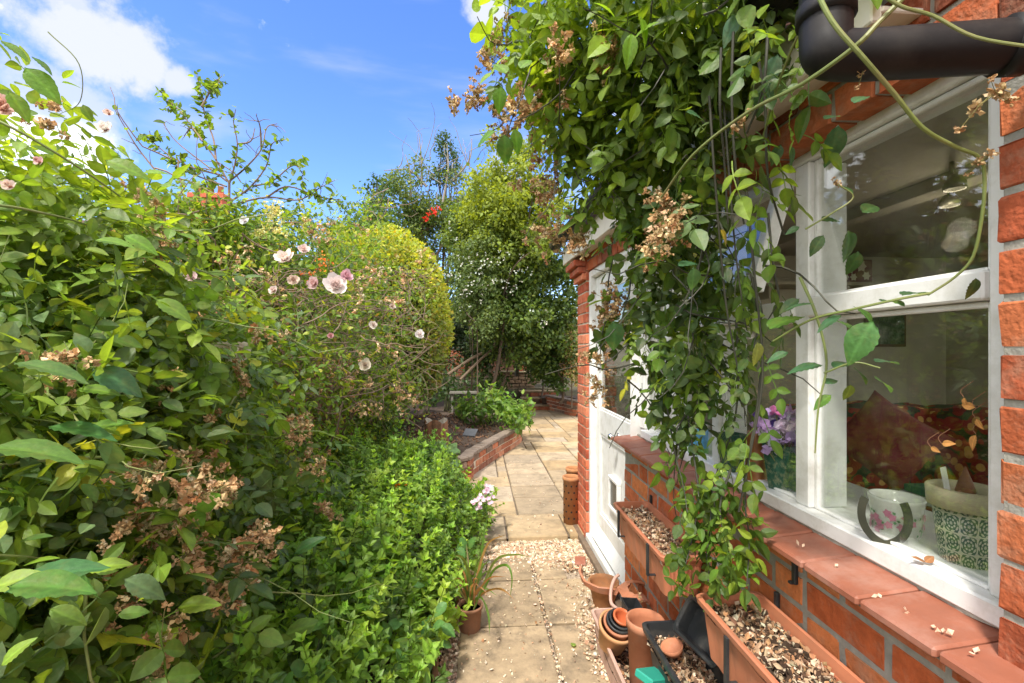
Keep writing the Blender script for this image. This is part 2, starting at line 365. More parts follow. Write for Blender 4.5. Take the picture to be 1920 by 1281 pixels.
# foliage palettes (albedo)
G_DARK, G_MID, G_BRIGHT, G_YEL, G_BLUE = (.055, .105, .018), (.105, .185, .024), (.175, .27, .028), (.30, .34, .035), (.095, .155, .062)
def scatter_lumps(mb, lumps, templates, size, dens, cols, up=.55, shell=.4, axis_down=.25, jit=.15, colf=None, outw=.8):
    """lumps: (centre, (rx,ry,rz), weight)"""
    for c, r, w in lumps:
        r = np.broadcast_to(np.asarray(r, float), (3,)); area = 4*math.pi*(r.mean()**2)
        k = max(6, int(area*dens*w)); d = unit(rng.normal(size=(k, 3))); rad = rng.random(k)**shell
        rad *= rng.normal(1, .10, k)
        p = np.array(c)+d*rad[:, None]*r
        kk = p[:, 2] > .03; p = p[kk]; d = d[kk]; k = len(p)
        if not k: continue
        nrm = unit(d*outw + np.array((0, 0, up)) + rng.normal(0, .45, (k, 3)))
        ax = unit(rng.normal(size=(k, 3)) + d*.6 + np.array((0, 0, -axis_down)))
        col = pick(cols, k)
        if colf is not None: col = colf(p, col)
        which = rng.integers(0, len(templates), k)
        for t in range(len(templates)):
            m = which == t
            if not m.any(): continue
            tv, tf, cm = templates[t]; sc = size*rng.lognormal(0, jit, m.sum())
            mb.inst(tv, tf, frames(ax[m], nrm[m]), p[m], sc, col[m], cm)
    return mb
def wander(p0, dirv, length, steps=7, curl=.35, grav=0.0):
    p = np.array(p0, float); d = unit(np.array(dirv, float)); out = [p.copy()]
    for _ in range(steps):
        d = unit(d + rng.normal(0, curl/ math.sqrt(steps), 3) + np.array((0, 0, grav))); p = p + d*length/steps; out.append(p.copy())
    return np.array(out)
def leaves_along(mb, path, templates, size, step, cols, spread=.5, down=.2, lumpj=.01):
    seg = np.linalg.norm(np.diff(path, axis=0), axis=1); tot = seg.sum(); k = max(2, int(tot/step)); cs = np.concatenate(([0], np.cumsum(seg)))
    s = np.sort(rng.random(k)*tot); P = np.stack([np.interp(s, cs, path[:, i]) for i in range(3)], 1); T = unit(np.stack([np.interp(s, cs, np.gradient(path[:, i])) for i in range(3)], 1))
    side = unit(np.cross(T, rng.normal(size=(k, 3)))); ax = unit(side + T*spread + np.array((0, 0, -down))); nr = unit(np.array((0, 0, 1.0)) + rng.normal(0, .5, (k, 3)))
    col = pick(cols, k); which = rng.integers(0, len(templates), k)
    for t in range(len(templates)):
        m = which == t
        if m.any():
            tv, tf, cm = templates[t]; mb.inst(tv, tf, frames(ax[m], nr[m]), P[m]+rng.normal(0, lumpj, (m.sum(), 3)), size*rng.lognormal(0, .2, m.sum()), col[m], cm)

# ================================================================= GROUND
def structure(o): o['kind'] = 'structure'; return o
def grid_sheet(x0, x1, y0, y1, nx, ny, zf, col=(.5, .5, .5)):
    xs = np.linspace(x0, x1, nx); ys = np.linspace(y0, y1, ny); X, Y = np.meshgrid(xs, ys); Z = zf(X, Y)
    V = np.stack((X.ravel(), Y.ravel(), Z.ravel()), 1); Fc = [(j*nx+i, j*nx+i+1, (j+1)*nx+i+1, (j+1)*nx+i) for j in range(ny-1) for i in range(nx-1)]
    return MB().add(V, Fc, col)
M_GROUND = mat('garden_ground', (.06, .055, .03), .95, var=.5, scale=6, bump=.8, bscale=30)
structure(grid_sheet(-150, 150, -60, 300, 60, 60, lambda x, y: 0*x-.015).build('ground', M_GROUND))
M_GRAVBASE = mat('gravel_base', (.36, .28, .20), .95, var=.55, scale=90, bump=1, bscale=120, stain=(.15, .11, .08), stain_scale=60, stain_amt=.7)
structure(grid_sheet(-.35, .90, .2, 3.42, 30, 60, lambda x, y: 0*x + rng.normal(0, .0015, x.shape)).build('gravel_bed', M_GRAVBASE))

# concrete path slabs by the camera
mb = MB()
for i, (ya, yb) in enumerate(((.45, .93), (.935, 1.40), (1.41, 1.875), (1.885, 2.335), (2.345, 2.80), (2.81, 3.10))):
    for (xa, xb) in ((-.09, .353), (.367, .80)):
        if i == 5: xb = min(xb, .56) if xa > .3 else xb
        g = rng.uniform(.85, 1.1); c = np.array(lin(172, 150, 120))*g*.78
        if i == 5 and xa < .3: xa = .06
        cbox(mb, (xa+rng.uniform(0, .008), ya, -.03), (xb, yb-.004, .024+rng.uniform(-.003, .003)), .006, c, jit=.0012)
structure(mb.build('path', M_CONC, smooth=False))

# sandstone patio of mixed slabs
mb = MB(); U = .115; X0, Y0, NX, NY = -1.5, 3.36, 44, 67
occ = np.zeros((NX, NY), bool); SZ = [(4, 3), (3, 3), (3, 2), (2, 2), (2, 3), (4, 2), (3, 4), (4, 4)]
for j in range(NY):
    for i in range(NX):
        if occ[i, j]: continue
        opts = SZ[:]; random.shuffle(opts); opts.sort(key=lambda s: -s[0]*s[1]*random.uniform(.3, 1))
        for (w, h) in opts+[(2, 1), (1, 2), (1, 1)]:
            if i+w <= NX and j+h <= NY and not occ[i:i+w, j:j+h].any():
                occ[i:i+w, j:j+h] = True; t = rng.random()
                c = np.array(lin(190, 165, 128))*(1-t)+np.array(lin(180, 163, 140))*t; c = c*rng.uniform(.58, .86)
                if rng.random() < .12: c = np.array(lin(176, 150, 112))*.8
                jt = rng.uniform(-.003, .003)
                cbox(mb, (X0+i*U+.006, Y0+j*U+.006, -.01), (X0+(i+w)*U-.006, Y0+(j+h)*U-.006, .055+jt), .007, c, jit=.0015); break
structure(mb.build('patio', M_SLAB))
structure(grid_sheet(-1.5, 3.6, 3.375, 11.15, 4, 4, lambda x, y: 0*x+.040).build('patio_joints', mat('joint_sand', (.13, .10, .07), .95, var=.4, scale=40)))

# pebbles: gravel in front of the step, between and on the slabs
def ico():
    t = (1+5**.5)/2; v = np.array([(-1, t, 0), (1, t, 0), (-1, -t, 0), (1, -t, 0), (0, -1, t), (0, 1, t), (0, -1, -t), (0, 1, -t), (t, 0, -1), (t, 0, 1), (-t, 0, -1), (-t, 0, 1)], float); v /= np.linalg.norm(v[0])
    f = [(0, 11, 5), (0, 5, 1), (0, 1, 7), (0, 7, 10), (0, 10, 11), (1, 5, 9), (5, 11, 4), (11, 10, 2), (10, 7, 6), (7, 1, 8), (3, 9, 4), (3, 4, 2), (3, 2, 6), (3, 6, 8), (3, 8, 9), (4, 9, 5), (2, 4, 11), (6, 2, 10), (8, 6, 7), (9, 8, 1)]
    return v, f
IV, IF = ico()
def rand_frames(k, flat=.3):
    n = unit(np.array((0, 0, 1.0))+rng.normal(0, flat, (k, 3))); return frames(unit(rng.normal(size=(k, 3))), n)
def pebbles(mb, pts, s, cols, flat=(1, .75, .45), tilt=.4):
    k = len(pts); sc = s*rng.lognormal(0, .35, (k, 1))*np.array(flat)*rng.uniform(.7, 1.3, (k, 3))
    mb.inst(IV, IF, rand_frames(k, tilt), np.asarray(pts, float), sc, pick(cols, k, .15), None)
CHIP = [((.50, .37, .24), 4), ((.60, .49, .36), 3), ((.40, .25, .15), 2.5), ((.66, .58, .48), 1.0), ((.26, .17, .11), 1.5)]
mb = MB()
def pts(n, x0, x1, y0, y1, z): return np.stack((rng.uniform(x0, x1, n), rng.uniform(y0, y1, n), np.full(n, z)+rng.uniform(-.002, .006, n)), 1)
P1 = pts(8500, -.1, .82, 2.9, 3.37, .012); dens = np.exp(-((3.12-P1[:, 1]).clip(0))*9)*1.0; P1 = P1[rng.random(len(P1)) < dens+.12*(P1[:, 0] > .6)]
pebbles(mb, P1+np.array((0, 0, .006)), .0085, CHIP)
P2 = pts(6000, .50, .82, .9, 3.1, .026); pr = np.clip((P2[:, 0]-.50-.1*np.sin(P2[:, 1]*5))/.18, 0, 1)**1.3; pebbles(mb, P2[rng.random(len(P2)) < pr], .0075, CHIP)
P3 = pts(3800, -.38, -.08, .9, 3.3, .012); pebbles(mb, P3, .008, [((.45, .30, .22), 3), ((.66, .52, .42), 2), ((.25, .15, .1), 3)])
P4 = pts(420, -.08, .62, .8, 2.9, .026); pebbles(mb, P4, .0055, CHIP)
P5 = np.stack((rng.normal(.36, .014, 320), rng.uniform(.8, 2.9, 320), np.full(320, .022)), 1); pebbles(mb, P5, .0065, CHIP)
P6 = pts(260, -.3, .8, 3.4, 6.0, .058); pebbles(mb, P6, .005, CHIP)
mb.build('gravel', M_STONE, tags=('loose cream and tan gravel scattered along the path and below the patio step', 'gravel', None, 'stuff'))

# fallen dry petals on path and gravel
T_PET = (np.array([(0, 0, 0), (.5, -.35, .15), (1, 0, .25), (.5, .35, .1), (.5, 0, -.02)], float), [(0, 1, 4), (1, 2, 4), (2, 3, 4), (3, 0, 4)])
mb = MB()
for (n, x0, x1, y0, y1, z) in ((160, -.1, .7, 1.2, 3.3, .03), (240, -.3, .0, 1.2, 3.2, .022), (40, 0, .8, 3.4, 5, .06), (60, .55, .8, 1.2, 3, .035)):
    p = pts(n, x0, x1, y0, y1, z); k = n
    mb.inst(*T_PET, rand_frames(k, .5), p, .016*rng.lognormal(0, .3, k), pick([((.62, .48, .36), 3), ((.75, .62, .5), 2), ((.35, .2, .1), 1)], k))
mb.build('fallen_petals', M_DRY, tags=('pale dry petals strewn over the slabs and gravel', 'petals', None, 'stuff'))

# earth beds
def bed_z(x, y):
    e = -.12 + .10*np.clip((y-2.2)/1.2, 0, 1) - .25*np.clip((y-4.6)/1.5, 0, 1)
    return np.where(x < e, .10, .02)+.015*np.sin(x*9+y*4)+.01*np.sin(y*17)
structure(grid_sheet(-4.0, -.16, .0, 5.0, 60, 60, lambda x, y: np.where(x > -.25, .0, .10)+.015*np.sin(x*9+y*4)+.01*np.sin(y*17)).build('soil', M_SOIL, smooth=True))

# ================================================================= HOUSE
def brick_col(kind):
    if kind == 'orange': c = np.array(lin(*[(200, 112, 64), (208, 124, 74), (180, 92, 52), (192, 106, 68)][rng.integers(4)]))
    elif kind == 'red': c = np.array(lin(*[(168, 88, 54), (152, 76, 48), (180, 102, 64), (126, 68, 48)][rng.integers(4)]))
    elif kind == 'pillar': c = np.array(lin(*[(200, 110, 78), (186, 96, 68), (205, 124, 92), (176, 86, 60)][rng.integers(4)]))
    else: c = np.array(lin(*[(150, 90, 66), (170, 100, 70), (128, 80, 62), (180, 120, 90), (120, 98, 84)][rng.integers(5)]))
    return c*rng.uniform(.82, 1.1)
def brick_face(mb, y0, y1, z0, z1, X, course, depth=.10, kind='orange', joint=.011, S=.215, Hd=.1025, shear=0, start=0, prot=.0):
    """a brick-laid skin facing -x; bricks are real chamfered blocks"""
    n = int(math.ceil((z1-z0)/course))
    for j in range(n):
        za = z0+j*course; zb = min(za+course-joint, z1); long_ = (j+start) % 2 == 0
        y = y1
        first = True
        while y > y0+.004:
            L = S if long_ else Hd
            if first and not long_: L = Hd
            ya = max(y-L, y0); 
            if ya-y0 < .04: ya = y0
            k0 = len(mb.V)
            cbox(mb, (X+rng.uniform(-.0015, .0015), ya+rng.uniform(0, .002), za), (X+depth, y-rng.uniform(0, .002), zb+rng.uniform(-.0015, .001)), .0026, brick_col(kind), jit=.0013)
            if shear: mb.V[-1][:, 2] += shear*(mb.V[-1][:, 1]-.8)
            y = ya-joint; long_ = not long_; first = False

XW = .80; YN = GX(1873, XW); YD = GX(1171, XW)     # wall face, near pillar edge, end of the low wall at the door
YF0 = GX(1099, XW); YF1 = GX(1083, XW)
print('YN YD YF', YN, YD, YF0, YF1)
house = thing('brick_house', (1.9, 1.8, 0), 'red brick garden room with long white window, white door and black gutter along the path', 'house')
mb = MB(); brick_face(mb, YN-1.3, YD, .014, .962, XW, .08, kind='orange', joint=.013); mb.build('wall_bricks', M_BRICK, house)
MB().add(*(lambda: (None, None))()) if False else None
mb = MB(); cbox(mb, (XW+.0022, YN-1.3, -.05), (XW+.16, YD-.004, .955), .001, (.3, .3, .3)); mb.build('mortar', M_MORTAR, house)
mb = MB(); brick_face(mb, YN-1.3, YN, .974, 2.62, XW-.002, .08, kind='red', start=1, joint=.012); mb.build('pillar_bricks', M_BRICK, house)
mb = MB(); cbox(mb, (XW+.0008, YN-1.3, .956), (XW+.16, YN-.005, 2.62), .001); mb.build('mortar', M_MORTAR, house)
# far pillar
mb = MB()
for j in range(26):
    za = .02+j*.0775; c = brick_col('pillar')
    if j % 2 == 0:
        cbox(mb, (XW, YF0, za), (XW+.11, YF1, za+.067), .004, c, jit=.001); cbox(mb, (XW+.12, YF0, za), (XW+.23, YF0+.1, za+.067), .004, brick_col('pillar'), jit=.001)
    else:
        cbox(mb, (XW, YF0, za), (XW+.215, YF0+.1025, za+.067), .004, c, jit=.001); cbox(mb, (XW, YF0+.113, za), (XW+.1, YF1, za+.067), .004, brick_col('pillar'), jit=.001)
# corbels under the fascia end
for k in range(3): cbox(mb, (XW-.03*(k+1), YF0-.0, 1.965+k*.05), (XW+.10, YF1+.012*(k+1), 2.01+k*.05), .004, brick_col('pillar'))
mb.build('corner_pillar', M_BRICK, house)
mb = MB(); cbox(mb, (XW+.005, YF0+.005, -.03), (XW+.2, YF1-.005, 2.05), .001); mb.build('mortar', M_MORTAR2, house)
# gable wall beyond (faces away from the camera)
mb = MB(); cbox(mb, (XW+.03, YF1-.2, -.03), (4.2, YF1, 2.3), .002, lin(176, 90, 60)); mb.build('gable_wall', M_BRICK, house)
# band of brick above window and door
mb = MB(); brick_face(mb, YN+.005, YF1-.02, 1.962, 2.13, XW+.001, .078, kind='red', shear=.025); mb.build('lintel_bricks', M_BRICK, house)
mb = MB(); cbox(mb, (XW+.008, YN+.01, 1.966), (XW+.13, YF1-.03, 2.15), .001); mb.V[-1][:, 2] += .025*(mb.V[-1][:, 1]-.8); mb.build('mortar', M_MORTAR, house)
# soffit, fascia, gutter, roof
def sheared(lo, hi, name, m, bev=.003, parent=None, sl=.035, col=(.5, .5, .5)):
    q = MB(); cbox(q, lo, hi, bev, col); q.V[-1][:, 2] += sl*(q.V[-1][:, 1]-.8); return q.build(name, m, parent or house)
YE = YF1+.10
sheared((.70, .76, 2.035), (.722, YE, 2.175), 'fascia', M_CREAM)
sheared((.722, .76, 2.055), (.81, YE-.002, 2.067), 'soffit', M_CREAM)
sheared((.724, YE-.02, 2.068), (.86, YE, 2.172), 'fascia_end', M_WHITE)
mb = MB(); n = 12; Y0g, Y1g = .70, YE+.06; V = []
for (yy) in (Y0g, Y1g):
    for r in (.052, .047):
        for i in range(n+1):
            a = math.pi*i/n; V.append((.645-r*math.cos(a), yy, 2.215-r*math.sin(a)+.035*(yy-.8)))
Fc = []; k = n+1
for i in range(n):
    Fc += [(i, i+1, 2*k+i+1, 2*k+i), (k+i, 3*k+i, 3*k+i+1, k+i+1), (i, k+i, k+i+1, i+1), (2*k+i, 2*k+i+1, 3*k+i+1, 3*k+i)]
Fc += [(0, 2*k, 3*k, k), (n, k+n, 3*k+n, 2*k+n)]; mb.add(V, Fc)
mb.add([V[i] for i in range(k)], [tuple(range(k))]); mb.add([V[2*k+i] for i in range(k)], [tuple(range(k))[::-1]])
mb.build('gutter', M_BLACKPIPE, house, smooth=False)
mb = MB(); n = 30
for r_ in range(9):         # rows of roof tiles as overlapping real slabs
    for i in range(19):
        y = .62+i*.17+(.085 if r_ % 2 else 0); x = .66+r_*.30
        q = [(x, y, 2.235+r_*.105), (x+.36, y+.163, 2.26+r_*.105+.10)]
        k0 = mb.n; cbox(mb, (x, y, 0), (x+.36, y+.163, .014), .002, (.5, .5, .5), jit=.001); v = mb.V[-1]; v[:, 2] += 2.232+r_*.104 + (v[:, 0]-x)*.36 + .035*(v[:, 1]-.8)
mb.build('roof', M_ROOF, house)
# downpipe offset across the top right corner
pa, pb, pc = D(1548, -160, .655), D(1548, 60, .655), D(1552, 98, .655)
path = spline([D(1548, -260, .655), D(1548, -160, .655), D(1548, 20, .655), D(1548, 70, .655), D(1552, 98, .654), D(1580, 104, .652), D(1640, 103, .645), D(1780, 94, .628), D(2000, 80, .60), D(2300, 62, .57)], 5)
mb = MB(); tube(mb, path, .033, 20); o = mb.build('downpipe', M_BLACKPIPE, house, smooth=True)
q = D(1895, 86, .612); q2 = D(1915, 85, .610); mb = MB(); tube(mb, [D(1880, 87, .6145), D(1930, 84, .6085)], .0375, 20); mb.build('pipe_socket', M_BLACKPIPE, house, smooth=True)
mb = MB(); tube(mb, [D(1548, 12, .655), D(1548, 40, .655)], .0375, 20); mb.build('pipe_socket', M_BLACKPIPE, house, smooth=True)

# sill tiles
sill = [.575, .722, .871, 1.019, 1.149]
ys = [GX(u, .73) for u in (1757, 1610, 1506, 1437)]; pitch = .149
edges = [ys[0]-pitch*k for k in range(9, 0, -1)]+ys; y = ys[-1]
while y+pitch < YD+.02: y += pitch; edges.append(y)
for a, b in zip(edges[:-1], edges[1:]):
    mb = MB(); t = rng.uniform(.85, 1.1); cbox(mb, (.728, a+.003, .953), (.872, b-.002, .972), .005, (.4, .15, .1)); v = mb.V[-1]; v[:, 2] += (v[:, 0]-.728)*.10+rng.uniform(-.001, .001)
    mb.build('sill_tile', M_TILE, house)
mb = MB(); cbox(mb, (.745, edges[0], .949), (.868, edges[-1], .967), .001); mb.V[-1][:, 2] += (mb.V[-1][:, 0]-.728)*.1-.004; mb.build('sill_mortar', M_MORTAR, house)
mb = MB(); P = spline([(.862+rng.normal(0, .002), yy, .9885+rng.normal(0, .002)) for yy in np.linspace(YN, YD, 40)], 2); tube(mb, P, .0055+rng.random(len(P))*.003, 5); mb.build('mortar_bead', M_MORTAR, house)

# ---- window
XG = .87; hz = lambda y: 1.937+.025*(y-.8)
win = thing('window', (XG, 1.5, 1.4), None, None); win.parent = None
win = bpy.data.objects['window']; win.location = Vector((XG, 1.5, 1.4))-house.location; win.parent = house
yj0, yj1 = YN-.05, GX(1851, XG)
M1 = (GX(1516, XG), GX(1490, XG)); M2 = (GX(1347, XG), GX(1334, XG)); M3 = (GX(1254, XG), GX(1243, XG)); YJ = YD-.10
def rail(mb, lo, hi, sh=0, bev=.004):
    cbox(mb, lo, hi, bev, (.8, .8, .8))
    if sh: mb.V[-1][:, 2] += sh*(mb.V[-1][:, 1]-.8)*(mb.V[-1][:, 2] > 1.8)
fr = MB()
rail(fr, (XG-.018, yj0, .990), (XG+.10, YJ, 1.030))             # bottom rail with nose
rail(fr, (XG, yj0, 1.939), (XG+.10, YJ+.06, 2.01), .025)        # head
for (a, b) in (M1, M2, M3, (yj0, yj1), (YJ, YJ+.06)): rail(fr, (XG+.001, a, 1.0302), (XG+.11, b, 1.938), .025)
lights = [(yj1, M1[0]), (M1[1], M2[0]), (M2[1], M3[0]), (M3[1], YJ)]
for (a, b) in lights:
    rail(fr, (XG-.008, a+.0005, 1.535), (XG+.075, b-.0005, 1.586))
    for (z0, z1) in ((1.0305, 1.5345), (1.5865, 1.9375)):
        if (a, b) == lights[1] and z0 > 1.5: continue
        s = .025 if z0 > 1.5 else 0
        rail(fr, (XG+.015, a+.0004, z0), (XG+.035, a+.013, z1), s); rail(fr, (XG+.015, b-.013, z0), (XG+.035, b-.0004, z1), s)
        rail(fr, (XG+.0155, a+.0132, z0), (XG+.0345, b-.0132, z0+.007))
        rail(fr, (XG+.0155, a+.0132, z1-.012), (XG+.0345, b-.0132, z1-.0005), s)
fr.build('window_frame', M_WHITE, win)
for (a, b) in lights:
    for (z0, z1) in ((1.034, 1.532), (1.592, 1.932)):
        if (a, b) == lights[1] and z0 > 1.5: continue
        g = MB(); cbox(g, (XG+.024, a+.004, z0), (XG+.028, b-.004, z1), .0005); g.V[-1][:, 2] += .025*(g.V[-1][:, 1]-.8)*(g.V[-1][:, 2] > 1.8)
        g.build('pane', GLASS, win)
# open top-hung casement
a, b = lights[1]; a += .006; b -= .006; cs = MB(); hb = 1.93; lowz = -.345
def cfr(lo, hi): cbox(cs, lo, hi, .003, (.8, .8, .8))
cfr((-.02, a, -.04), (.02, b, 0)); cfr((-.02, a, lowz), (.02, b, lowz+.045)); cfr((-.0195, a, lowz+.0452), (.0195, a+.038, -.0402)); cfr((-.0195, b-.038, lowz+.0452), (.0195, b, -.0402))
Mrot = rotm('Y', 17)
for i in range(len(cs.V)): cs.V[i] = cs.V[i]@Mrot.T + np.array((XG-.002, 0, hb+.012))
cas = cs.build('casement', M_WHITE, win)
g = MB(); cbox(g, (-.002, a+.036, lowz+.043), (.002, b-.036, -.038), .0005); g.V[-1] = g.V[-1]@Mrot.T+np.array((XG-.002, 0, hb+.012)); g.build('pane', GLASS, win)
st = MB(); tube(st, [(XG+.03, (a+b)/2, 1.60), (XG-.09, (a+b)/2, 1.615)], .004, 6); st.build('window_stay', M_DARKSTEM, win)

# ---- door
XD = .86; ya, yb = YD-.03, YF0-.055
door = thing('door', (0, 0, 0), None, None); door.location = Vector((XD, (ya+yb)/2, .1))-house.location; door.parent = house
fr = MB()
cbox(fr, (XW+.02, yb+.004, .10), (XW+.13, YF0-.002, 2.02), .004); cbox(fr, (XW+.02, YJ+.062, .9765), (XW+.13, ya-.004, 2.02), .004); cbox(fr, (XW+.0202, ya-.0036, 1.972), (XW+.1298, yb+.0036, 2.02), .004)
fr.build('door_frame', M_WHITE, door)
lf = MB(); zz0, zz1 = .125, 1.968; W = yb-ya
def L_(y0, y1, z0, z1, x0=0, x1=.04, bev=.004): cbox(lf, (XD+x0, y0, z0), (XD+x1, y1, z1), bev)
L_(ya, ya+.10, zz0, zz1); L_(yb-.10, yb, zz0, zz1); L_(ya+.1003, yb-.1003, 1.86, zz1); L_(ya+.1003, yb-.1003, .86, 1.03); L_(ya+.1003, yb-.1003, zz0, .30)
L_(ya+.1005, yb-.1005, .3004, .8596, .014, .030, .001)
for (y0, y1, z0, z1) in ((ya+.1006, ya+.118, .3006, .8594), (yb-.118, yb-.1006, .3006, .8594), (ya+.1182, yb-.1182, .3006, .318), (ya+.1182, yb-.1182, .842, .8594)): L_(y0, y1, z0, z1, .004, .0135)
for (y0, y1, z0, z1) in ((ya+.1006, ya+.115, 1.0304, 1.8596), (yb-.115, yb-.1006, 1.0304, 1.8596), (ya+.1152, yb-.1152, 1.0304, 1.045), (ya+.1152, yb-.1152, 1.845, 1.8596)): L_(y0, y1, z0, z1, .004, .02)
wb = [(XD-.05, ya+.02, .13), (XD-.0005, ya+.02, .13), (XD-.0005, ya+.02, .20), (XD-.05, yb-.02, .13), (XD-.0005, yb-.02, .13), (XD-.0005, yb-.02, .20)]
lf.add(wb, [(0, 2, 1), (3, 4, 5), (0, 3, 5, 2), (0, 1, 4, 3), (1, 2, 5, 4)])
lf.build('door_leaf', M_WHITE, door)
g = MB(); cbox(g, (XD+.008, ya+.105, 1.035), (XD+.012, yb-.105, 1.855), .0005); g.build('door_pane', GLASS, door)
h = MB(); hy, hz_ = GX(1160, XD), .915
tube(h, [(XD+.0, hy, hz_), (XD-.006, hy, hz_)], .024, 16); tube(h, [(XD-.006, hy, hz_), (XD-.04, hy, hz_)], .008, 10); lathe(h, [(.001, -.018), (.016, -.014), (.024, 0), (.016, .014), (.001, .018)], (XD-.05, hy, hz_), 16, M=rotm('Y', 90)); h.build('door_knob', M_CHROME, door, smooth=True)
cf = MB(); cy, cz = GX(1152, XD), .53
for (y0, y1, z0, z1) in ((cy-.10, cy+.10, cz+.085, cz+.105), (cy-.10, cy+.10, cz-.105, cz-.085), (cy-.10, cy-.08, cz-.0848, cz+.0848), (cy+.08, cy+.10, cz-.0848, cz+.0848)): cbox(cf, (XD-.014, y0, z0), (XD+.012, y1, z1), .003)
cfo = cf.build('cat_flap', M_WHITE, door)
cf = MB(); cbox(cf, (XD-.002, cy-.079, cz-.084), (XD+.004, cy+.079, cz+.084), .001); cf.build('flap_panel', mat('flap_plastic', (.07, .07, .06), .25, var=.2), cfo)
mb = MB(); cbox(mb, (XW-.005, YD-.02, .03), (XW+.15, YF0-.0, .098), .006); mb.build('threshold', M_WHITE, door)
mb = MB(); cbox(mb, (.752, YD-.25, -.02), (.80-.006, YF1+.3, .062), .006, jit=.002); mb.build('timber_edging', M_WOOD, house)

# ---- room shell
XR, YR = 3.7, YF1-.21
mb = MB()
cbox(mb, (1.0, YR-.05, .10), (XR, YR, 2.28), .001)
cbox(mb, (XR, -1.2, .10), (XR+.1, .1, 2.28), .001); cbox(mb, (XR, .1, .10), (XR+.1, 2.2, .75), .001); cbox(mb, (XR, 2.2, .10), (XR+.1, YR, 2.28), .001); cbox(mb, (XR, .1, 2.12), (XR+.1, 2.2, 2.28), .001)
cbox(mb, (.965, YN-1.3, .10), (.99, YD-.12, .975), .001)
for (x0, x1) in ((2.05, 2.10), (2.86, 2.91)): cbox(mb, (x0, YR-.075, .10), (x1, YR-.051, 2.0), .004)
cbox(mb, (2.1002, YR-.074, 1.96), (2.8598, YR-.052, 2.0), .004)
mb.build('interior_wall', M_INWALL, house)
mb = MB(); cbox(mb, (.99, -1.2, .05), (XR, YR, .10), .001); mb.build('floor', M_CARPET, house)
mb = MB(); cbox(mb, (.93, -1.2, 2.17), (XR+.1, YR, 2.23), .001); cbox(mb, (1.9, -1.2, 2.11), (2.0, YR-.06, 2.1695), .003); mb.build('ceiling', M_INCEIL, house)
mb = MB(); cbox(mb, (XG+.1102, YN-.3, .978), (XG+.34, YJ+.02, 1.018), .006); mb.build('inner_sill', M_WHITE, house)
mb = MB()  # unseen rear window, added to let daylight into the room
for (y0, y1, z0, z1) in ((.1, .15, .75, 2.12), (2.15, 2.2, .75, 2.12), (1.12, 1.17, .75, 2.12), (.15, 1.12, .75, .79), (1.17, 2.15, .75, .79), (.15, 1.12, 2.08, 2.12), (1.17, 2.15, 2.08, 2.12)): cbox(mb, (XR+.02, y0+.0005, z0+.0005), (XR+.07, y1-.0005, z1-.0005), .003)
mb.build('added_rear_window_frame', M_WHITE, house)
mb = MB()    # shade on the ceiling seen through the glass
for dy in (-.09, .09): lathe(mb, [(.001, 0), (.018, 0), (.032, -.02), (.034, -.045), (.028, -.043), (.001, -.02)], D(1785, 350, 1.75)+np.array((dy, dy, 0)), 18)
tube(mb, [D(1785, 350, 1.75)+np.array((-.09, -.09, .005)), D(1785, 350, 1.75)+np.array((0, 0, .04)), D(1785, 350, 1.75)+np.array((.09, .09, .005))], .008, 6)
q = D(1785, 350, 1.75); tube(mb, [q+np.array((0, 0, .04)), (q[0], q[1], 2.169)], .008, 6)
cl = mb.build('ceiling_light', mat('lamp_metal', (.30, .28, .22), .4, metal=.5), house, smooth=True)
mbulb = bpy.data.materials.new('lit_bulb'); mbulb.use_nodes = True; bb = mbulb.node_tree.nodes['Principled BSDF']; bb.inputs['Emission Color'].default_value = (1, .82, .5, 1); bb.inputs['Emission Strength'].default_value = .15
for i, dy in enumerate((-.09, .09)):
    mb = MB(); c_ = D(1785, 350, 1.75)+np.array((dy, dy, -.045)); lathe(mb, [(.001, .030), (.008, .028), (.012, .022), (.008, .016), (.001, .012)], c_, 16); mb.build('bulb', mbulb, cl, smooth=True)
    ld = bpy.data.lights.new('bulb_light', 'POINT'); lo = bpy.data.objects.new('bulb_light', ld); scene.collection.objects.link(lo); ld.energy = .4; ld.color = (1, .88, .68); ld.shadow_soft_size = .04; lo.location = tuple(c_+np.array((.12, .1, -.12)))

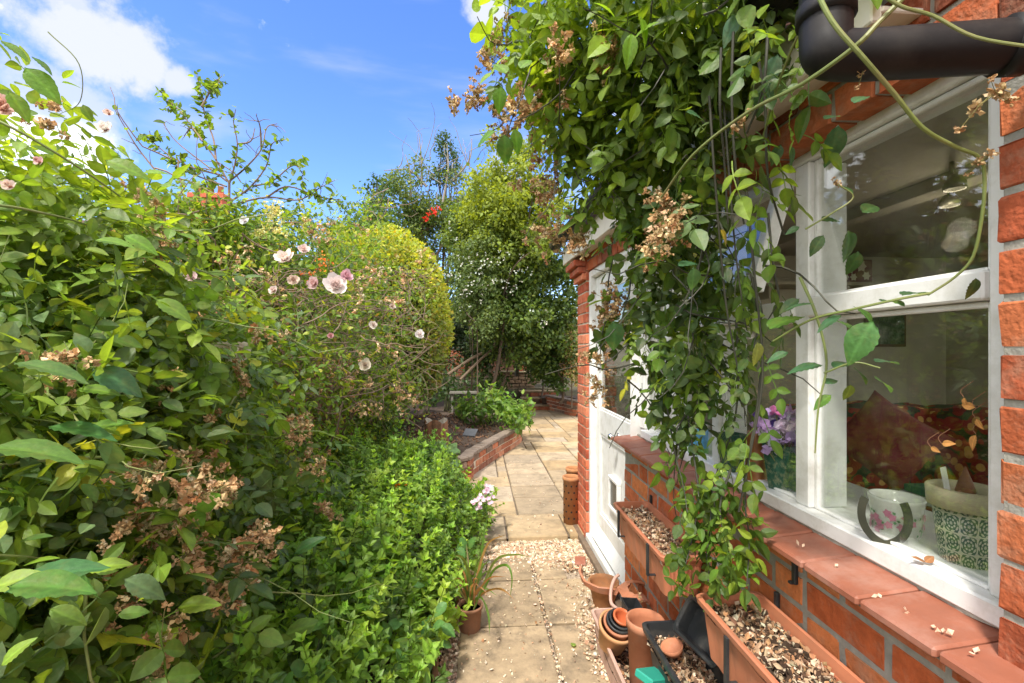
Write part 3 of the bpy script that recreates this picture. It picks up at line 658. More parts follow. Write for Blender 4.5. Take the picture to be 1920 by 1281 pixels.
# ================================================================= THINGS ON THE INNER SILL AND IN THE ROOM
ZS = 1.0185
def on_sill(u, v): 
    p = GZ(u, v, ZS); return p
M_POTBEIGE = mat('stoneware_rim', (.50, .44, .28), .5, var=.1, stain=(.3, .27, .18), stain_scale=8)
def pattern_mat():
    m = bpy.data.materials.new('green_white_pattern'); m.use_nodes = True; nt = m.node_tree; L = nt.links.new; b = nt.nodes['Principled BSDF']
    tc = N(nt, 'ShaderNodeTexCoord'); sep = N(nt, 'ShaderNodeSeparateXYZ'); L(tc.outputs['Object'], sep.inputs[0])
    ang = math_node(nt, 'ARCTAN2', sep.outputs[1], sep.outputs[0]); a = math_node(nt, 'MULTIPLY', ang, 12/(2*math.pi)); z = math_node(nt, 'MULTIPLY', sep.outputs[2], 27)
    fa = math_node(nt, 'SUBTRACT', math_node(nt, 'FRACT', math_node(nt, 'ADD', a, 20)), .5); fz = math_node(nt, 'SUBTRACT', math_node(nt, 'FRACT', math_node(nt, 'ADD', z, 20)), .5)
    r = math_node(nt, 'SQRT', math_node(nt, 'ADD', math_node(nt, 'MULTIPLY', fa, fa), math_node(nt, 'MULTIPLY', fz, fz)))
    w = math_node(nt, 'SINE', math_node(nt, 'MULTIPLY', r, 34)); pet = math_node(nt, 'SINE', math_node(nt, 'MULTIPLY', math_node(nt, 'ARCTAN2', fz, fa), 8))
    s = math_node(nt, 'ADD', w, math_node(nt, 'MULTIPLY', pet, .7)); edge = math_node(nt, 'GREATER_THAN', math_node(nt, 'MAXIMUM', math_node(nt, 'ABSOLUTE', fa), math_node(nt, 'ABSOLUTE', fz)), .46)
    k = math_node(nt, 'MAXIMUM', math_node(nt, 'GREATER_THAN', s, .35), edge)
    mx = N(nt, 'ShaderNodeMixRGB'); L(k, mx.inputs[0]); mx.inputs[1].default_value = (.02, .075, .05, 1); mx.inputs[2].default_value = (.52, .50, .36, 1); L(mx.outputs[0], b.inputs['Base Color']); b.inputs['Roughness'].default_value = .3
    return m
M_PAT = pattern_mat()
p = on_sill(1812, 1062); t = thing('plant_pot', p, 'green and cream patterned pot with beige rim inside the window by the brick pillar', 'plant pot')
c = np.array(p); sz = .050
mb = MB(); lathe(mb, [(.001, 0), (.036, 0), (.040, .006), (.052, .118), (.046, .118), (.001, .10)], c, 40); mb.build('pot_body', M_PAT, t, smooth=True)
mb = MB(); lathe(mb, [(.0525, .1175), (.060, .119), (.062, .155), (.056, .158), (.053, .150), (.050, .130), (.001, .128)], c, 40); mb.build('pot_rim', M_POTBEIGE, t, smooth=True)
mb = MB(); lathe(mb, [(.001, .12), (.010, .122), (.016, .135), (.012, .152), (.005, .172), (.001, .185)], c+np.array((.012, .012, .01)), 14); mb.build('bulb', mat('bulb_skin', (.20, .08, .035), .6), t, smooth=True)
mb = MB(); cbox(mb, (-.008, -.001, .13), (.004, .001, .20), .0004, M=rotm('Y', -12), off=c+np.array((.004, .01, 0))); mb.build('plant_label', M_WHITE, t)

p = on_sill(1680, 1004); t = thing('cachepot', p, 'white ceramic pot painted with pink flowers and green leaves behind the horseshoe', 'plant pot'); c = np.array(p)
mb = MB(); lathe(mb, [(.001, 0), (.038, 0), (.044, .008), (.052, .085), (.054, .092), (.049, .092), (.047, .085), (.001, .03)], c, 40); mb.build('pot_body', mat('white_glaze', (.74, .74, .68), .15, var=.03), t, smooth=True)
mb = MB(); mp = mat('painted_flower', rough=.3, attr=True, var=0)
for k in range(46):
    a = rng.uniform(math.pi*.75, math.pi*1.75); z = rng.uniform(.016, .062); r = .0445+z*.092; n = np.array((math.cos(a), math.sin(a), -.09)); pos = c+np.array((math.cos(a)*r, math.sin(a)*r, z)) + n*.0012
    colr = (.12, .30, .12) if k % 3 else (.62, .22, .34)
    s_ = .010 if k % 3 else .012
    tv, tf, cm = T_SMALL[2] if k % 3 else T_SMALL[2]
    for q in range(1 if k % 3 else 5):
        ax = np.cross(n, (0, 0, 1)); ax = ax/np.linalg.norm(ax); th = rng.uniform(0, 6.28) if k % 3 else q*1.257
        axis = ax*math.cos(th)+np.array((0, 0, 1))*math.sin(th); mb.inst(tv*np.array((1, 1, .0)), tf, frames(axis[None], n[None]), pos[None]+n*.0003*q, np.array([s_*.8]), np.array([colr]), None)
mb.build('painted_flowers', mp, t)
# horseshoe
p = on_sill(1672, 1028)-np.array((.016, 0, 0)); mb = MB(); P = []
for k in range(25):
    a = math.pi*(1.18+ (k/24)*1.64); P.append((0, .047*math.cos(a)*1.0, .058+.058*math.sin(a)*1.0+ (0)))
P = np.array([(0, math.sin(tt)*.054*(1+.05*math.cos(tt)), .060-.058*math.cos(tt) + .012*abs(tt)) for tt in np.linspace(-2.15, 2.15, 27)]); 
V = []
for i, q in enumerate(P):
    T = unit(P[min(i+1, 26)]-P[max(i-1, 0)]); nn = np.cross(T, (1, 0, 0)); w = .010; d = .0045
    for (sa, sb) in ((-1, -1), (1, -1), (1, 1), (-1, 1)): V.append(q+nn*w*sa+np.array((d*sb, 0, 0)))
Fc = [(i*4+j, i*4+(j+1) % 4, i*4+4+(j+1) % 4, i*4+4+j) for i in range(26) for j in range(4)]+[(3, 2, 1, 0), (104, 105, 106, 107)]
V = np.array(V)*np.array((1, .74, .80))@rotm('Y', 14).T@rotm('Z', 50).T
V[:, 2] -= V[:, 2].min(); mb.add(V+np.array(p), Fc); mb.build('horseshoe', mat('old_iron', (.03, .032, .016), .6, metal=.2, var=.4, scale=30, stain=(.07, .06, .03), stain_scale=40), tags=('old dark iron horseshoe propped upright on the white window board', 'horseshoe'))

# sweet peas in a patterned vase
def vase(u, v, w0, w1, h, m, label, cat='vase', kind='round', depth_sides=4):
    p = on_sill(u, v); t = thing('vase', p, label, cat)
    mb = MB(); s2 = math.sqrt(2)
    lathe(mb, [(.001, 0), (w0, 0), (w1, h), (w1-.004, h), (w0-.004, .008), (.001, .008)], np.array(p), 4 if kind == 'square' else 30, M=rotm('Z', 45+20) if kind == 'square' else None); mb.build('vase_body', m, t, smooth=kind != 'square'); return t, np.array(p)
M_VGREEN = mat('green_marbled_glass', (.035, .10, .07), .18, var=.5, scale=40, stain=(.30, .30, .18), stain_scale=60, stain_amt=.8)
t, c = vase(1472, 925, .042, .062, .15, M_VGREEN, 'square green leaf-patterned vase holding lilac sweet peas behind the glass', kind='square')
def flowers(t, c, spread, z0, n, cols, sz):
    mb = MB(); stm = MB()
    for k in range(n):
        d = unit(rng.normal(size=3)+np.array((0, 0, .6))); q = c+np.array((0, 0, z0))+d*spread*rng.uniform(.4, 1)
        tube(stm, [c+np.array((0, 0, .05)), q-np.array((0, 0, .01))], .0015, 4, (.1, .25, .05), cap=False)
        kk = 6; n_ = unit(rng.normal(size=(kk, 3))+d); col = pick(cols, 1, .1); tv = np.array([(0, 0, 0), (.4, -.5, .2), (.95, -.35, .35), (1, .3, .3), (.45, .5, .2), (.5, 0, 0)], float); tf = [(0, 1, 5), (1, 2, 5), (2, 3, 5), (3, 4, 5), (4, 0, 5)]
        mb.inst(tv, tf, frames(unit(rng.normal(size=(kk, 3))), n_), np.repeat(q[None], kk, 0), sz*rng.lognormal(0, .2, kk), np.repeat(col, kk, 0)*rng.uniform(.85, 1.2, (kk, 1)), None)
    stm.build('stems', M_CANE, t); mb.build('blossoms', M_PETAL, t)
flowers(t, c, .085, .185, 58, [((.50, .36, .62), 3), ((.68, .60, .72), 3), ((.16, .10, .42), 2), ((.60, .20, .42), 1), ((.75, .72, .74), 1)], .021)
p = on_sill(1418, 905); t = thing('wooden_jug', p, 'brown turned wooden jug beside the sweet pea vase', 'jug'); mb = MB()
lathe(mb, [(.001, 0), (.036, 0), (.035, .01), (.027, .15), (.026, .165), (.022, .165), (.023, .15), (.001, .10)], np.array(p), 26); mb.build('jug_body', mat('brown_wood', (.26, .10, .03), .35, var=.35, scale=20), t, smooth=True)
mb = MB(); P = np.array(p)+np.array([(0, .026, .145), (0, .05, .14), (0, .058, .11), (0, .05, .07), (0, .031, .05)]); tube(mb, spline(P, 4), .005, 8); mb.build('handle', mat('brown_wood'), t, smooth=True)
t, c = vase(1372, 888, .032, .050, .14, M_VGREEN, 'narrow green glass vase left of the wooden jug, nearest the open casement', kind='square')
p = on_sill(1309, 855); t = thing('jar', p, 'blue and green painted jar standing far left on the window board', 'jar'); mb = MB()
lathe(mb, [(.001, 0), (.036, 0), (.038, .02), (.038, .10), (.030, .115), (.001, .115)], np.array(p), 24, (.10, .35, .62)); lathe(mb, [(.0385, .012), (.0386, .014), (.0386, .035), (.0385, .037)], np.array(p), 24, (.16, .40, .10)); mb.build('jar_body', mat('painted_jar', rough=.3, attr=True, var=.5, scale=30), t, smooth=True)
mb = MB(); lathe(mb, [(.001, .1155), (.032, .1155), (.032, .128), (.001, .13)], np.array(p), 24); mb.build('lid', M_WHITE, t, smooth=True)
p = on_sill(1394, 870); t = thing('mug', p+np.array((.05, .02, 0)), 'small white mug with red and blue dots behind the wooden jug', 'mug'); mb = MB(); c = np.array(p)+np.array((.05, .02, 0))
lathe(mb, [(.001, 0), (.034, 0), (.036, .005), (.036, .08), (.033, .08), (.033, .01), (.001, .01)], c, 24); mb.build('mug_body', mat('white_glaze'), t, smooth=True)
mb = MB(); P = c+np.array([(0, -.036, .065), (0, -.058, .06), (0, -.058, .03), (0, -.036, .02)]); tube(mb, spline(P, 4), .004, 8); mb.build('handle', mat('white_glaze'), t, smooth=True)

# sofa with floral throw
def floral_mat():
    m = bpy.data.materials.new('floral_fabric'); m.use_nodes = True; nt = m.node_tree; L = nt.links.new; b = nt.nodes['Principled BSDF']
    tc = N(nt, 'ShaderNodeTexCoord'); v = N(nt, 'ShaderNodeTexVoronoi'); v.inputs['Scale'].default_value = 13; L(tc.outputs['Object'], v.inputs['Vector'])
    r = N(nt, 'ShaderNodeValToRGB'); L(v.outputs['Distance'], r.inputs[0]); e = r.color_ramp.elements; e[0].position = 0; e[0].color = (.75, .45, .12, 1); e[1].position = .26; e[1].color = (.60, .36, .14, 1)
    for (pz, cc) in ((.30, (.30, .02, .015, 1)), (.55, (.28, .02, .015, 1)), (.6, (.03, .05, .02, 1)), (.8, (.05, .03, .015, 1))): q = e.new(pz); q.color = cc
    r.color_ramp.interpolation = 'CONSTANT'
    L(r.outputs[0], b.inputs['Base Color']); b.inputs['Roughness'].default_value = .9; return m
M_FLOR = floral_mat()
def soft_box(mb, lo, hi, n=8, puff=.06, noise=.012, M=None, off=None, pw=5):
    lo = np.array(lo, float); hi = np.array(hi, float); c = (lo+hi)/2; h = (hi-lo)/2; V = []; Fc = []
    g = np.linspace(-1, 1, n)
    for a in range(3):
        for s in (-1, 1):
            k = len(V)
            for i in g:
                for j in g:
                    p = np.zeros(3); p[a] = s; p[(a+1) % 3] = i; p[(a+2) % 3] = j; V.append(p)
            for i in range(n-1):
                for j in range(n-1):
                    q = (k+i*n+j, k+(i+1)*n+j, k+(i+1)*n+j+1, k+i*n+j+1); Fc.append(q if s > 0 else q[::-1])
    V = np.array(V); nr = (np.abs(V)**pw).sum(1)**(1/pw); V = V/nr[:, None]
    V = V*(1-puff)*h + puff*h*unit(V)*1.2; V += noise*np.stack((np.sin(V[:, 1]*19+V[:, 2]*11), np.sin(V[:, 2]*17+V[:, 0]*13), np.sin(V[:, 0]*15+V[:, 1]*12)), 1)
    if M is not None: V = V@np.array(M).T
    mb.add(V + (c if off is None else np.array(off)), Fc); return mb
sc_ = D(1720, 900, 2.6)
t = thing('sofa', (2.55, 2.2, .1), 'red floral fabric covered sofa seen through the lower window pane', 'sofa')
mb = MB(); soft_box(mb, (1.55, 1.35, .12), (2.95, 2.75, .62)); mb.build('seat', M_FLOR, t, smooth=True)
mb = MB(); soft_box(mb, (2.72, 1.35, .5), (3.05, 2.8, 1.12), noise=.02); soft_box(mb, (1.75, 2.55, .5), (3.0, 2.86, 1.10), noise=.02); mb.build('backrest', M_FLOR, t, smooth=True)
q = D(1662, 826, 2.42); mb = MB(); g_ = np.linspace(-1, 1, 13); VV = [(.2*a*(1-.10*(1-b*b)), s_*.075*((1-a**4)*(1-b**4))**.5, .2*b*(1-.10*(1-a*a))) for s_ in (-1, 1) for a in g_ for b in g_]; FF = [(k_+i*13+j, k_+(i+1)*13+j, k_+(i+1)*13+j+1, k_+i*13+j+1)[::(1 if k_ else -1)] for k_ in (0, 169) for i in range(12) for j in range(12)]
mb.add(np.array(VV)@(rotm('Z', -35)@rotm('X', -22)@rotm('Y', 38)).T+q, FF); mb.build('cushion', mat('plum_fabric', (.17, .022, .025), .95, var=.25, scale=6, stain=(.30, .13, .05), stain_scale=7, stain_amt=.7), smooth=True, tags=('square plum red cushion leaning on its corner on the floral sofa', 'cushion'))
# magazines, books
q = np.array((1.66, 1.18, .962)); t = thing('magazine', q, 'open glossy magazine lying behind the beige rimmed pot', 'magazine'); mb = MB()
for s in (-1, 1):
    for k in range(4): cbox(mb, (0, 0, k*.004), (s*.15, .21, k*.004+.002), .0005, (.6, .6, .58), M=rotm('Z', -30)@rotm('Y', -s*(5-k)), off=q)
mb.build('pages', mat('glossy_paper', (.45, .47, .44), .2, var=.5, scale=14, stain=(.10, .16, .12), stain_scale=10), t)
TB = thing('side_table', (1.62, 1.12, .1), 'low dark wooden table carrying books and the magazine inside the window', 'table'); mb = MB(); cbox(mb, (1.30, .85, .93), (2.0, 1.50, .96), .005); mb.build('table_top', mat('dark_wood', (.10, .05, .03), .5, var=.3), TB)
for (x, y) in ((1.34, .89), (1.96, .89), (1.34, 1.46), (1.96, 1.46)):
    mb = MB(); cbox(mb, (x-.02, y-.02, .10), (x+.02, y+.02, .9295), .003); mb.build('leg', mat('dark_wood'), TB)
for k, (cc, lab) in enumerate((((.22, .03, .03), 'maroon book at the bottom of the small pile behind the horseshoe'), ((.55, .55, .5), 'pale book in the middle of the pile behind the horseshoe'), ((.04, .16, .08), 'dark green book on top of the pile behind the horseshoe'))):
    bt = MB(); cbox(bt, (1.33+k*.006, 1.10, .9605+k*.0225), (1.52, 1.36-k*.01, .9605+k*.0225+.021), .002, cc); bt.build('book', mat('book_cover', rough=.5, attr=True, var=.3), tags=(lab, 'book'))
# picture on the end wall, ornament box, glass jar of the room
q = D(1815, 603, 2.95); t = thing('picture', (q[0], YR-.076, q[2]), 'dark framed picture hanging on the pale inner wall', 'picture'); x, z = q[0], q[2]
mb = MB(); cbox(mb, (x-.17, YR-.072, z-.16), (x+.17, YR-.051, z+.16), .004); mb.build('frame', mat('dark_wood'), t)
mb = MB(); cbox(mb, (x-.15, YR-.0755, z-.14), (x+.15, YR-.0725, z+.14), .001); mb.build('print', mat('landscape_print', (.05, .09, .05), .3, var=.8, scale=18, stain=(.30, .33, .26), stain_scale=9, stain_amt=.8), t)
SH = thing('wall_shelf', (2.1, YR-.2, 1.7), 'narrow shelf high on the inner end wall carrying a flowered box', 'shelf'); zs = D(1745, 512, 2.9)[2]
mb = MB(); cbox(mb, (1.15, YR-.30, zs-.025), (3.0, YR-.052, zs), .003); mb.build('board', M_INWALL, SH)
for x in (1.5, 2.1, 2.7):
    mb = MB(); cbox(mb, (x-.01, YR-.26, zs-.12), (x+.01, YR-.0525, zs-.0255), .003); mb.build('bracket', M_INWALL, SH)
q = D(1740, 485, 2.8); t = thing('flower_box', (q[0], YR-.2, zs), 'dark red box painted with white daisies on the inner shelf', 'box'); x = q[0]
mb = MB(); cbox(mb, (x-.12, YR-.26, zs+.001), (x+.12, YR-.10, zs+.17), .004, (.14, .02, .02)); mb.build('box_body', mat('red_lacquer', (.13, .02, .02), .4, var=.2), t)
mb = MB()
for (dx, dz, s) in ((-.06, .10, .04), (.03, .12, .045), (.07, .05, .035), (-.03, .04, .03), (-.09, .04, .028)):
    for k in range(6):
        a = k*1.047; mb.inst(T_SMALL[2][0]*np.array((1, 1, 0)), T_SMALL[2][1], frames(np.array([[math.cos(a), 0, math.sin(a)]]), np.array([[0, -1.0, 0]])), np.array([[x+dx, YR-.2615-.0004*k, zs+dz]]), np.array([s]), np.array([[.6, .58, .42]]), None)
mb.build('daisies', mp, t)
p = on_sill(1560, 0+840) ; q = D(1567, 552, 1.5); t = thing('candle_jar', (q[0], q[1], q[2]), 'tall cream candle jar standing on the inner shelf end behind the upper pane', 'candle')
zc_ = zs; q = D(1567, 520, 2.45)
t.location = (q[0], YR-.18, zs); mb = MB(); lathe(mb, [(.001, .001), (.06, .001), (.062, .01), (.062, .15), (.055, .155), (.001, .15)], (q[0], YR-.18, zs), 20); mb.build('jar_body', M_POTBEIGE, t, smooth=True)

# ================================================================= GARDEN WALLS AND STEPS
def ribbon_wall(name, base, h, thick, label, cat, kind='old', course=.075, cope=None, z0=.05, mort=M_MORTAR2, parentloc=None):
    P = spline(base, 10); seg = np.linalg.norm(np.diff(P[:, :2], axis=0), axis=1); cs = np.concatenate(([0], np.cumsum(seg))); tot = cs[-1]
    t = thing(name, (*P[len(P)//2][:2], z0), label, cat)
    def at(s): 
        q = np.array([np.interp(s, cs, P[:, 0]), np.interp(s, cs, P[:, 1])]); e = np.array([np.interp(min(s+.05, tot), cs, P[:, 0]), np.interp(min(s+.05, tot), cs, P[:, 1])])-np.array([np.interp(max(s-.05, 0), cs, P[:, 0]), np.interp(max(s-.05, 0), cs, P[:, 1])])
        return q, math.atan2(e[1], e[0])
    mb = MB(); j = 0; z = z0
    while z+course <= z0+h+.001:
        s = -(.11 if j % 2 else 0)
        while s < tot:
            a, b = max(s, 0), min(s+.21, tot)
            if b-a > .03:
                q, an = at((a+b)/2); cbox(mb, (-(b-a)/2, 0, z), ((b-a)/2, thick, z+course-.010), .005, brick_col(kind), jit=.002, M=rotm('Z', math.degrees(an)), off=(q[0]+rng.normal(0, .002), q[1], 0))
            s += .222
        z += course; j += 1
    mb.build('bricks', M_BRICK, t)
    top = z-.010; mb = MB(); V = []; n = 40
    for k in range(n+1):
        q, an = at(tot*k/n); nx, ny = -math.sin(an), math.cos(an)
        for (o_, zz) in ((.008, z0-.02), (thick-.008, z0-.02), (thick-.008, top-.002), (.008, top-.002)): V.append((q[0]+nx*o_, q[1]+ny*o_, zz))
    Fc = [(k*4+i, k*4+(i+1) % 4, k*4+4+(i+1) % 4, k*4+4+i) for k in range(n) for i in range(4)]+[(0, 3, 2, 1), (n*4, n*4+1, n*4+2, n*4+3)]
    mb.add(V, Fc); mb.build('mortar', mort, t)
    if cope:
        mb = MB(); s = 0
        while s < tot-.03:
            b = min(s+.112, tot); q, an = at((s+b)/2); cbox(mb, (-(b-s)/2+.002, -.012, top+.004), ((b-s)/2-.002, thick+.012, top+.004+cope), .008, np.array(lin(122, 108, 96))*rng.uniform(.8, 1.1), jit=.002, M=rotm('Z', math.degrees(an)), off=(q[0], q[1], 0)); s = b+.001
        mb.build('coping', mat('coping', rough=.9, attr=True, var=.25, scale=20, bump=.4), t)
    return t
BW = [(-.75, 4.70), GZ(868, 905, .055)[:2], GZ(892, 888, .055)[:2], GZ(932, 860, .055)[:2], GZ(975, 831, .055)[:2]]
e = BW[-1]; BW += [(e[0]+.02, e[1]+.5), (e[0]-.3, e[1]+1.4), (e[0]-1.1, e[1]+2.0)]
BW = [np.array(b) for b in BW]
ribbon_wall('raised_bed_wall', BW, .235, .11, 'curved low brick wall with dark coping holding the raised bed beside the patio', 'garden wall', cope=.045)
# soil mound of the raised bed
def mound(x, y):
    return .27+.20*np.exp(-((x+.75)**2/.25+(y-6.4)**2/1.6))+.02*np.sin(x*14)+.02*np.sin(y*11+x*5)
mb = MB(); poly = spline([(b[0], b[1]) for b in BW], 6); cen = np.array((-1.6, 6.8)); V = []; nr = 16
for k, b in enumerate(poly):
    for i in range(nr):
        t_ = i/(nr-1); q = (b+np.array((-.0, .0)))*(1-t_)+cen*t_; q = q+unit(cen-b)*.08*(1-t_); V.append((q[0], q[1], mound(q[0], q[1])-(.03 if i == 0 else 0)))
Fc = [(k*nr+i, (k+1)*nr+i, (k+1)*nr+i+1, k*nr+i+1) for k in range(len(poly)-1) for i in range(nr-1)]
mb.add(V, Fc); structure(mb.build('bed_soil', M_SOIL, smooth=True))
structure(grid_sheet(-6, -.7, 4.4, 14, 50, 60, lambda x, y: .20+.03*np.sin(x*7+y*3)+.02*np.sin(y*9)).build('rear_soil', M_SOIL, smooth=True))
mb = MB(); k = 2600; a = np.stack((rng.uniform(-1.6, .55, k), rng.uniform(4.95, 8.0, k)), 1); ok_ = a[:, 0] < np.interp(a[:, 1], [4.9, 5.2, 5.9, 6.8, 8], [-.5, -.25, .10, .45, .4]); a = a[ok_]; p = np.stack((a[:, 0], a[:, 1], mound(a[:, 0], a[:, 1])+.006), 1)
mb.inst(IV, IF, rand_frames(len(p), .6), p, .03*rng.lognormal(0, .3, (len(p), 1))*np.array((1, .3, .18)), pick([((.11, .055, .03), 3), ((.20, .11, .06), 2), ((.05, .03, .02), 2)], len(p)), None)
mb.build('bark_chips', M_STONE, tags=('dark brown bark chips and twigs covering the raised bed', 'bark mulch', None, 'stuff'))

# steps at the end of the patio, rising to the upper garden
sy = 10.35; s0 = GZ(978, 766, .055); sx0 = D(978, 700, 10.6)[0]; sx1 = sx0+.62
t = thing('garden_steps', (sx0+.3, 10.5, .05), 'three brick and stone steps climbing at the end of the patio', 'steps')
for k in range(3):
    mb = MB(); x = sx0+.02*k
    while x < sx1+.25:
        cbox(mb, (x, sy+.33*k, .05+.13*k-.1), (x+.205, sy+.33*k+.10, .05+.13*k+.085), .006, brick_col('old')*.9, jit=.002); x += .215
    mb.build('riser', M_BRICK, t)
    mb = MB(); cbox(mb, (sx0+.01, sy+.33*k-.02, .05+.13*k+.087), (sx1+.27, sy+.33*k+.345, .05+.13*k+.122), .01, lin(150, 130, 100), jit=.003); mb.build('tread', M_SLAB, t)
structure(grid_sheet(-8, 9, 10.2, 24, 120, 90, lambda x, y: np.where((x > sx0-.12) & (x < sx1+.36) & (y < 11.35), 0, 1)*(.43*np.clip((y-10.3)/.9, 0, 1)+.03*np.sin(x*2+y)+.02*np.sin(y*3))).build('upper_lawn', mat('upper_ground', (.075, .065, .035), .95, var=.5, scale=5, bump=1)))
w = ribbon_wall('retaining_wall', [np.array(GZ(1022, 767, .055)[:2]), np.array(GZ(1050, 774, .055)[:2]), np.array(GZ(1090, 782, .055)[:2]), np.array((3.2, 8.9)), np.array((4.4, 8.8))], .30, .16, 'low old brick retaining wall curving right from the foot of the steps', 'garden wall', cope=.04)
structure(grid_sheet(1.5, 8, 9.2, 11.6, 20, 12, lambda x, y: .33+.02*np.sin(x*7+y*3)-.6*((y < 10.5) & (x < 1.95))).build('side_soil', M_SOIL))
a0, a1 = D(945, 740, 11.6), D(1003, 740, 11.6)
t = thing('stone_wall', ((a0[0]+a1[0])/2, 11.7, .43), 'short block of rough brown stone walling behind the steps', 'stone wall')
mb = MB(); 
for j in range(5):
    x = a0[0]-.25
    while x < a1[0]:
        L = rng.uniform(.14, .26); cbox(mb, (x, 11.55+rng.uniform(-.015, .015), .40+j*.09), (x+L-.012, 11.85, .40+j*.09+.08), .012, np.array(lin(150, 125, 100))*rng.uniform(.7, 1.05), jit=.004); x += L
mb.build('stones', M_CONC, t)
mb = MB(); cbox(mb, (a0[0]-.26, 11.52, .852), (a1[0]+.02, 11.88, .89), .008, np.array(lin(160, 150, 120))); mb.build('capstone', M_CONC, t)
# far brick boundary wall and neighbouring fence on the left
t = thing('boundary_wall', (0, 19, .4), 'tall old brick boundary wall glimpsed between the trees at the far end', 'wall')
mb = MB()
for j in range(26):
    x = -1.5-(.11 if j % 2 else 0)
    while x < 4: cbox(mb, (x, 17, .4+j*.078), (x+.213, 17.1, .4+j*.078+.067), .003, brick_col('red')*.7); x += .224
mb.build('bricks', M_BRICK, t); mb = MB(); cbox(mb, (-9, 17.006, .3), (12, 17.2, 2.4), .002); mb.build('mortar', M_MORTAR, t)
t = thing('wooden_gate', (*D(946, 650, 15.5)[:2], .43), 'weathered brown wooden gate far off between the tree trunks', 'gate'); q = D(946, 650, 15.5)
mb = MB()
for k in range(7): cbox(mb, (q[0]-.42+k*.12, q[1], .46), (q[0]-.42+k*.12+.108, q[1]+.025, 2.0+.0*k), .003, jit=.001)
mb.build('boards', M_FENCE, t)
for z in (.7, 1.7): mb = MB(); cbox(mb, (q[0]-.42, q[1]-.03, z), (q[0]+.41, q[1]-.0015, z+.1), .003); mb.build('ledge', M_FENCE, t)
# left fence: boards between posts
t = thing('garden_fence', (-1.66, 2.5, .1), 'red brown boarded fence buried behind the climbing rose', 'fence')
mb = MB(); y = -.6
while y < 8.8: cbox(mb, (-1.68, y, .06), (-1.66, y+.118, 1.62+rng.uniform(-.01, .01)), .002, jit=.001); y += .124
mb.build('boards', M_FENCE, t)
q = GZ(615, 905, .10); 
for y in (.4, 2.2, 6.2, 8.0): mb = MB(); cbox(mb, (-1.6585, y, .05), (-1.56, y+.1, 1.68), .005); mb.build('post', M_FENCE, t)
fp = thing('fence_post', (q[0], q[1], .1), 'stout red brown timber post standing in the shrubs near the stump', 'post')
mb = MB(); cbox(mb, (q[0]-.07, q[1], .05), (q[0]+.07, q[1]+.12, 1.25), .008, jit=.003); mb.build('post_shaft', mat('red_post', (.25, .115, .065), .85, var=.3, scale=12, bump=.5, stain=(.14, .12, .07), stain_scale=5), fp)
mb = MB(); cbox(mb, (q[0]-.08, q[1]-.01, 1.251), (q[0]+.08, q[1]+.13, 1.275), .006); mb.build('post_cap', mat('red_post'), fp)

# neighbour's house beyond
hx, hy = D(300, 400, 22)[:2]
t = thing('neighbour_house', (hx, hy, 0), 'distant red brick house roofline and chimney showing above the left shrubs', 'house')
mb = MB(); cbox(mb, (hx-5, hy, 0), (hx+3.6, hy+7, 7.2), .01, lin(170, 95, 75)); mb.build('wall', M_BRICK, t)
mb = MB(); mb.add([(hx-5.2, hy-.2, 7.21), (hx+3.8, hy-.2, 7.21), (hx+3.8, hy+3.5, 8.7), (hx-5.2, hy+3.5, 8.7), (hx-5.2, hy+7.2, 7.21), (hx+3.8, hy+7.2, 7.21)], [(0, 1, 2, 3), (3, 2, 5, 4), (0, 3, 4), (1, 5, 2), (0, 4, 5, 1)]); rf = mb.build('roof', M_ROOF, t)
cx, cy, cz = D(392, 392, 22); mb = MB()
cbox(mb, (cx-.9, cy, 7.0), (cx+.62, cy+.7, D(392, 372, 22)[2]), .02, lin(165, 85, 62)); cbox(mb, (cx-.98, cy-.08, D(392, 371.5, 22)[2]), (cx+.7, cy+.78, D(392, 362, 22)[2]), .02, lin(175, 90, 65))
ch = mb.build('chimney', M_BRICK, t)
for dx in (-.6, -.1, .35): mb = MB(); zt = D(392, 361.5, 22)[2]; lathe(mb, [(.001, 0), (.15, 0), (.12, .35), (.14, .37), (.14, .42), (.1, .42), (.1, .1), (.001, .1)], (cx+dx, cy+.35, zt), 14); mb.build('chimney_pot', M_CLAY, ch, smooth=True)
for (dx, z) in ((-3.6, 4.6), (-1.2, 4.6), (1.6, 4.6)):
    mb = MB(); cbox(mb, (hx+dx-.5, hy-.03, z), (hx+dx+.5, hy+.02, z+1.3), .01); wf = mb.build('window', M_WHITE, t); mb = MB(); cbox(mb, (hx+dx-.42, hy-.036, z+.08), (hx+dx+.42, hy-.031, z+1.22), .001); mb.build('pane', mat('dark_pane', (.03, .04, .05), .1), wf)

# ================================================================= POTS AND TROUGHS
CHIPS = [((.48, .34, .21), 4), ((.60, .48, .34), 2), ((.36, .20, .11), 3), ((.18, .10, .06), 3)]
def chips_in(t, x0, x1, y0, y1, z, n, s=.0075, name='leaf_litter', dark=0, M=None, off=None):
    mb = MB(); n = int(n*1.7); p = np.stack((rng.uniform(x0, x1, n), rng.uniform(y0, y1, n), z+rng.uniform(-.004, .010, n)), 1)
    if M is not None: p = p@np.array(M).T+np.array(off)
    k = n; cols = CHIPS+[((.06, .035, .02), 3*dark)]
    mb.inst(IV, IF, rand_frames(k, .7), p, s*rng.lognormal(0, .35, (k, 1))*np.array((1.1, .7, .22)), pick(cols, k), None)
    h = n//5; mb.inst(*T_PET, rand_frames(h, .8), p[:h]+np.array((0, 0, .006)), .013*rng.lognormal(0, .3, h), pick([((.7, .55, .4), 2), ((.45, .25, .12), 2)], h))
    o = mb.build(name, M_DRY, t); o['kind'] = 'stuff'; return o
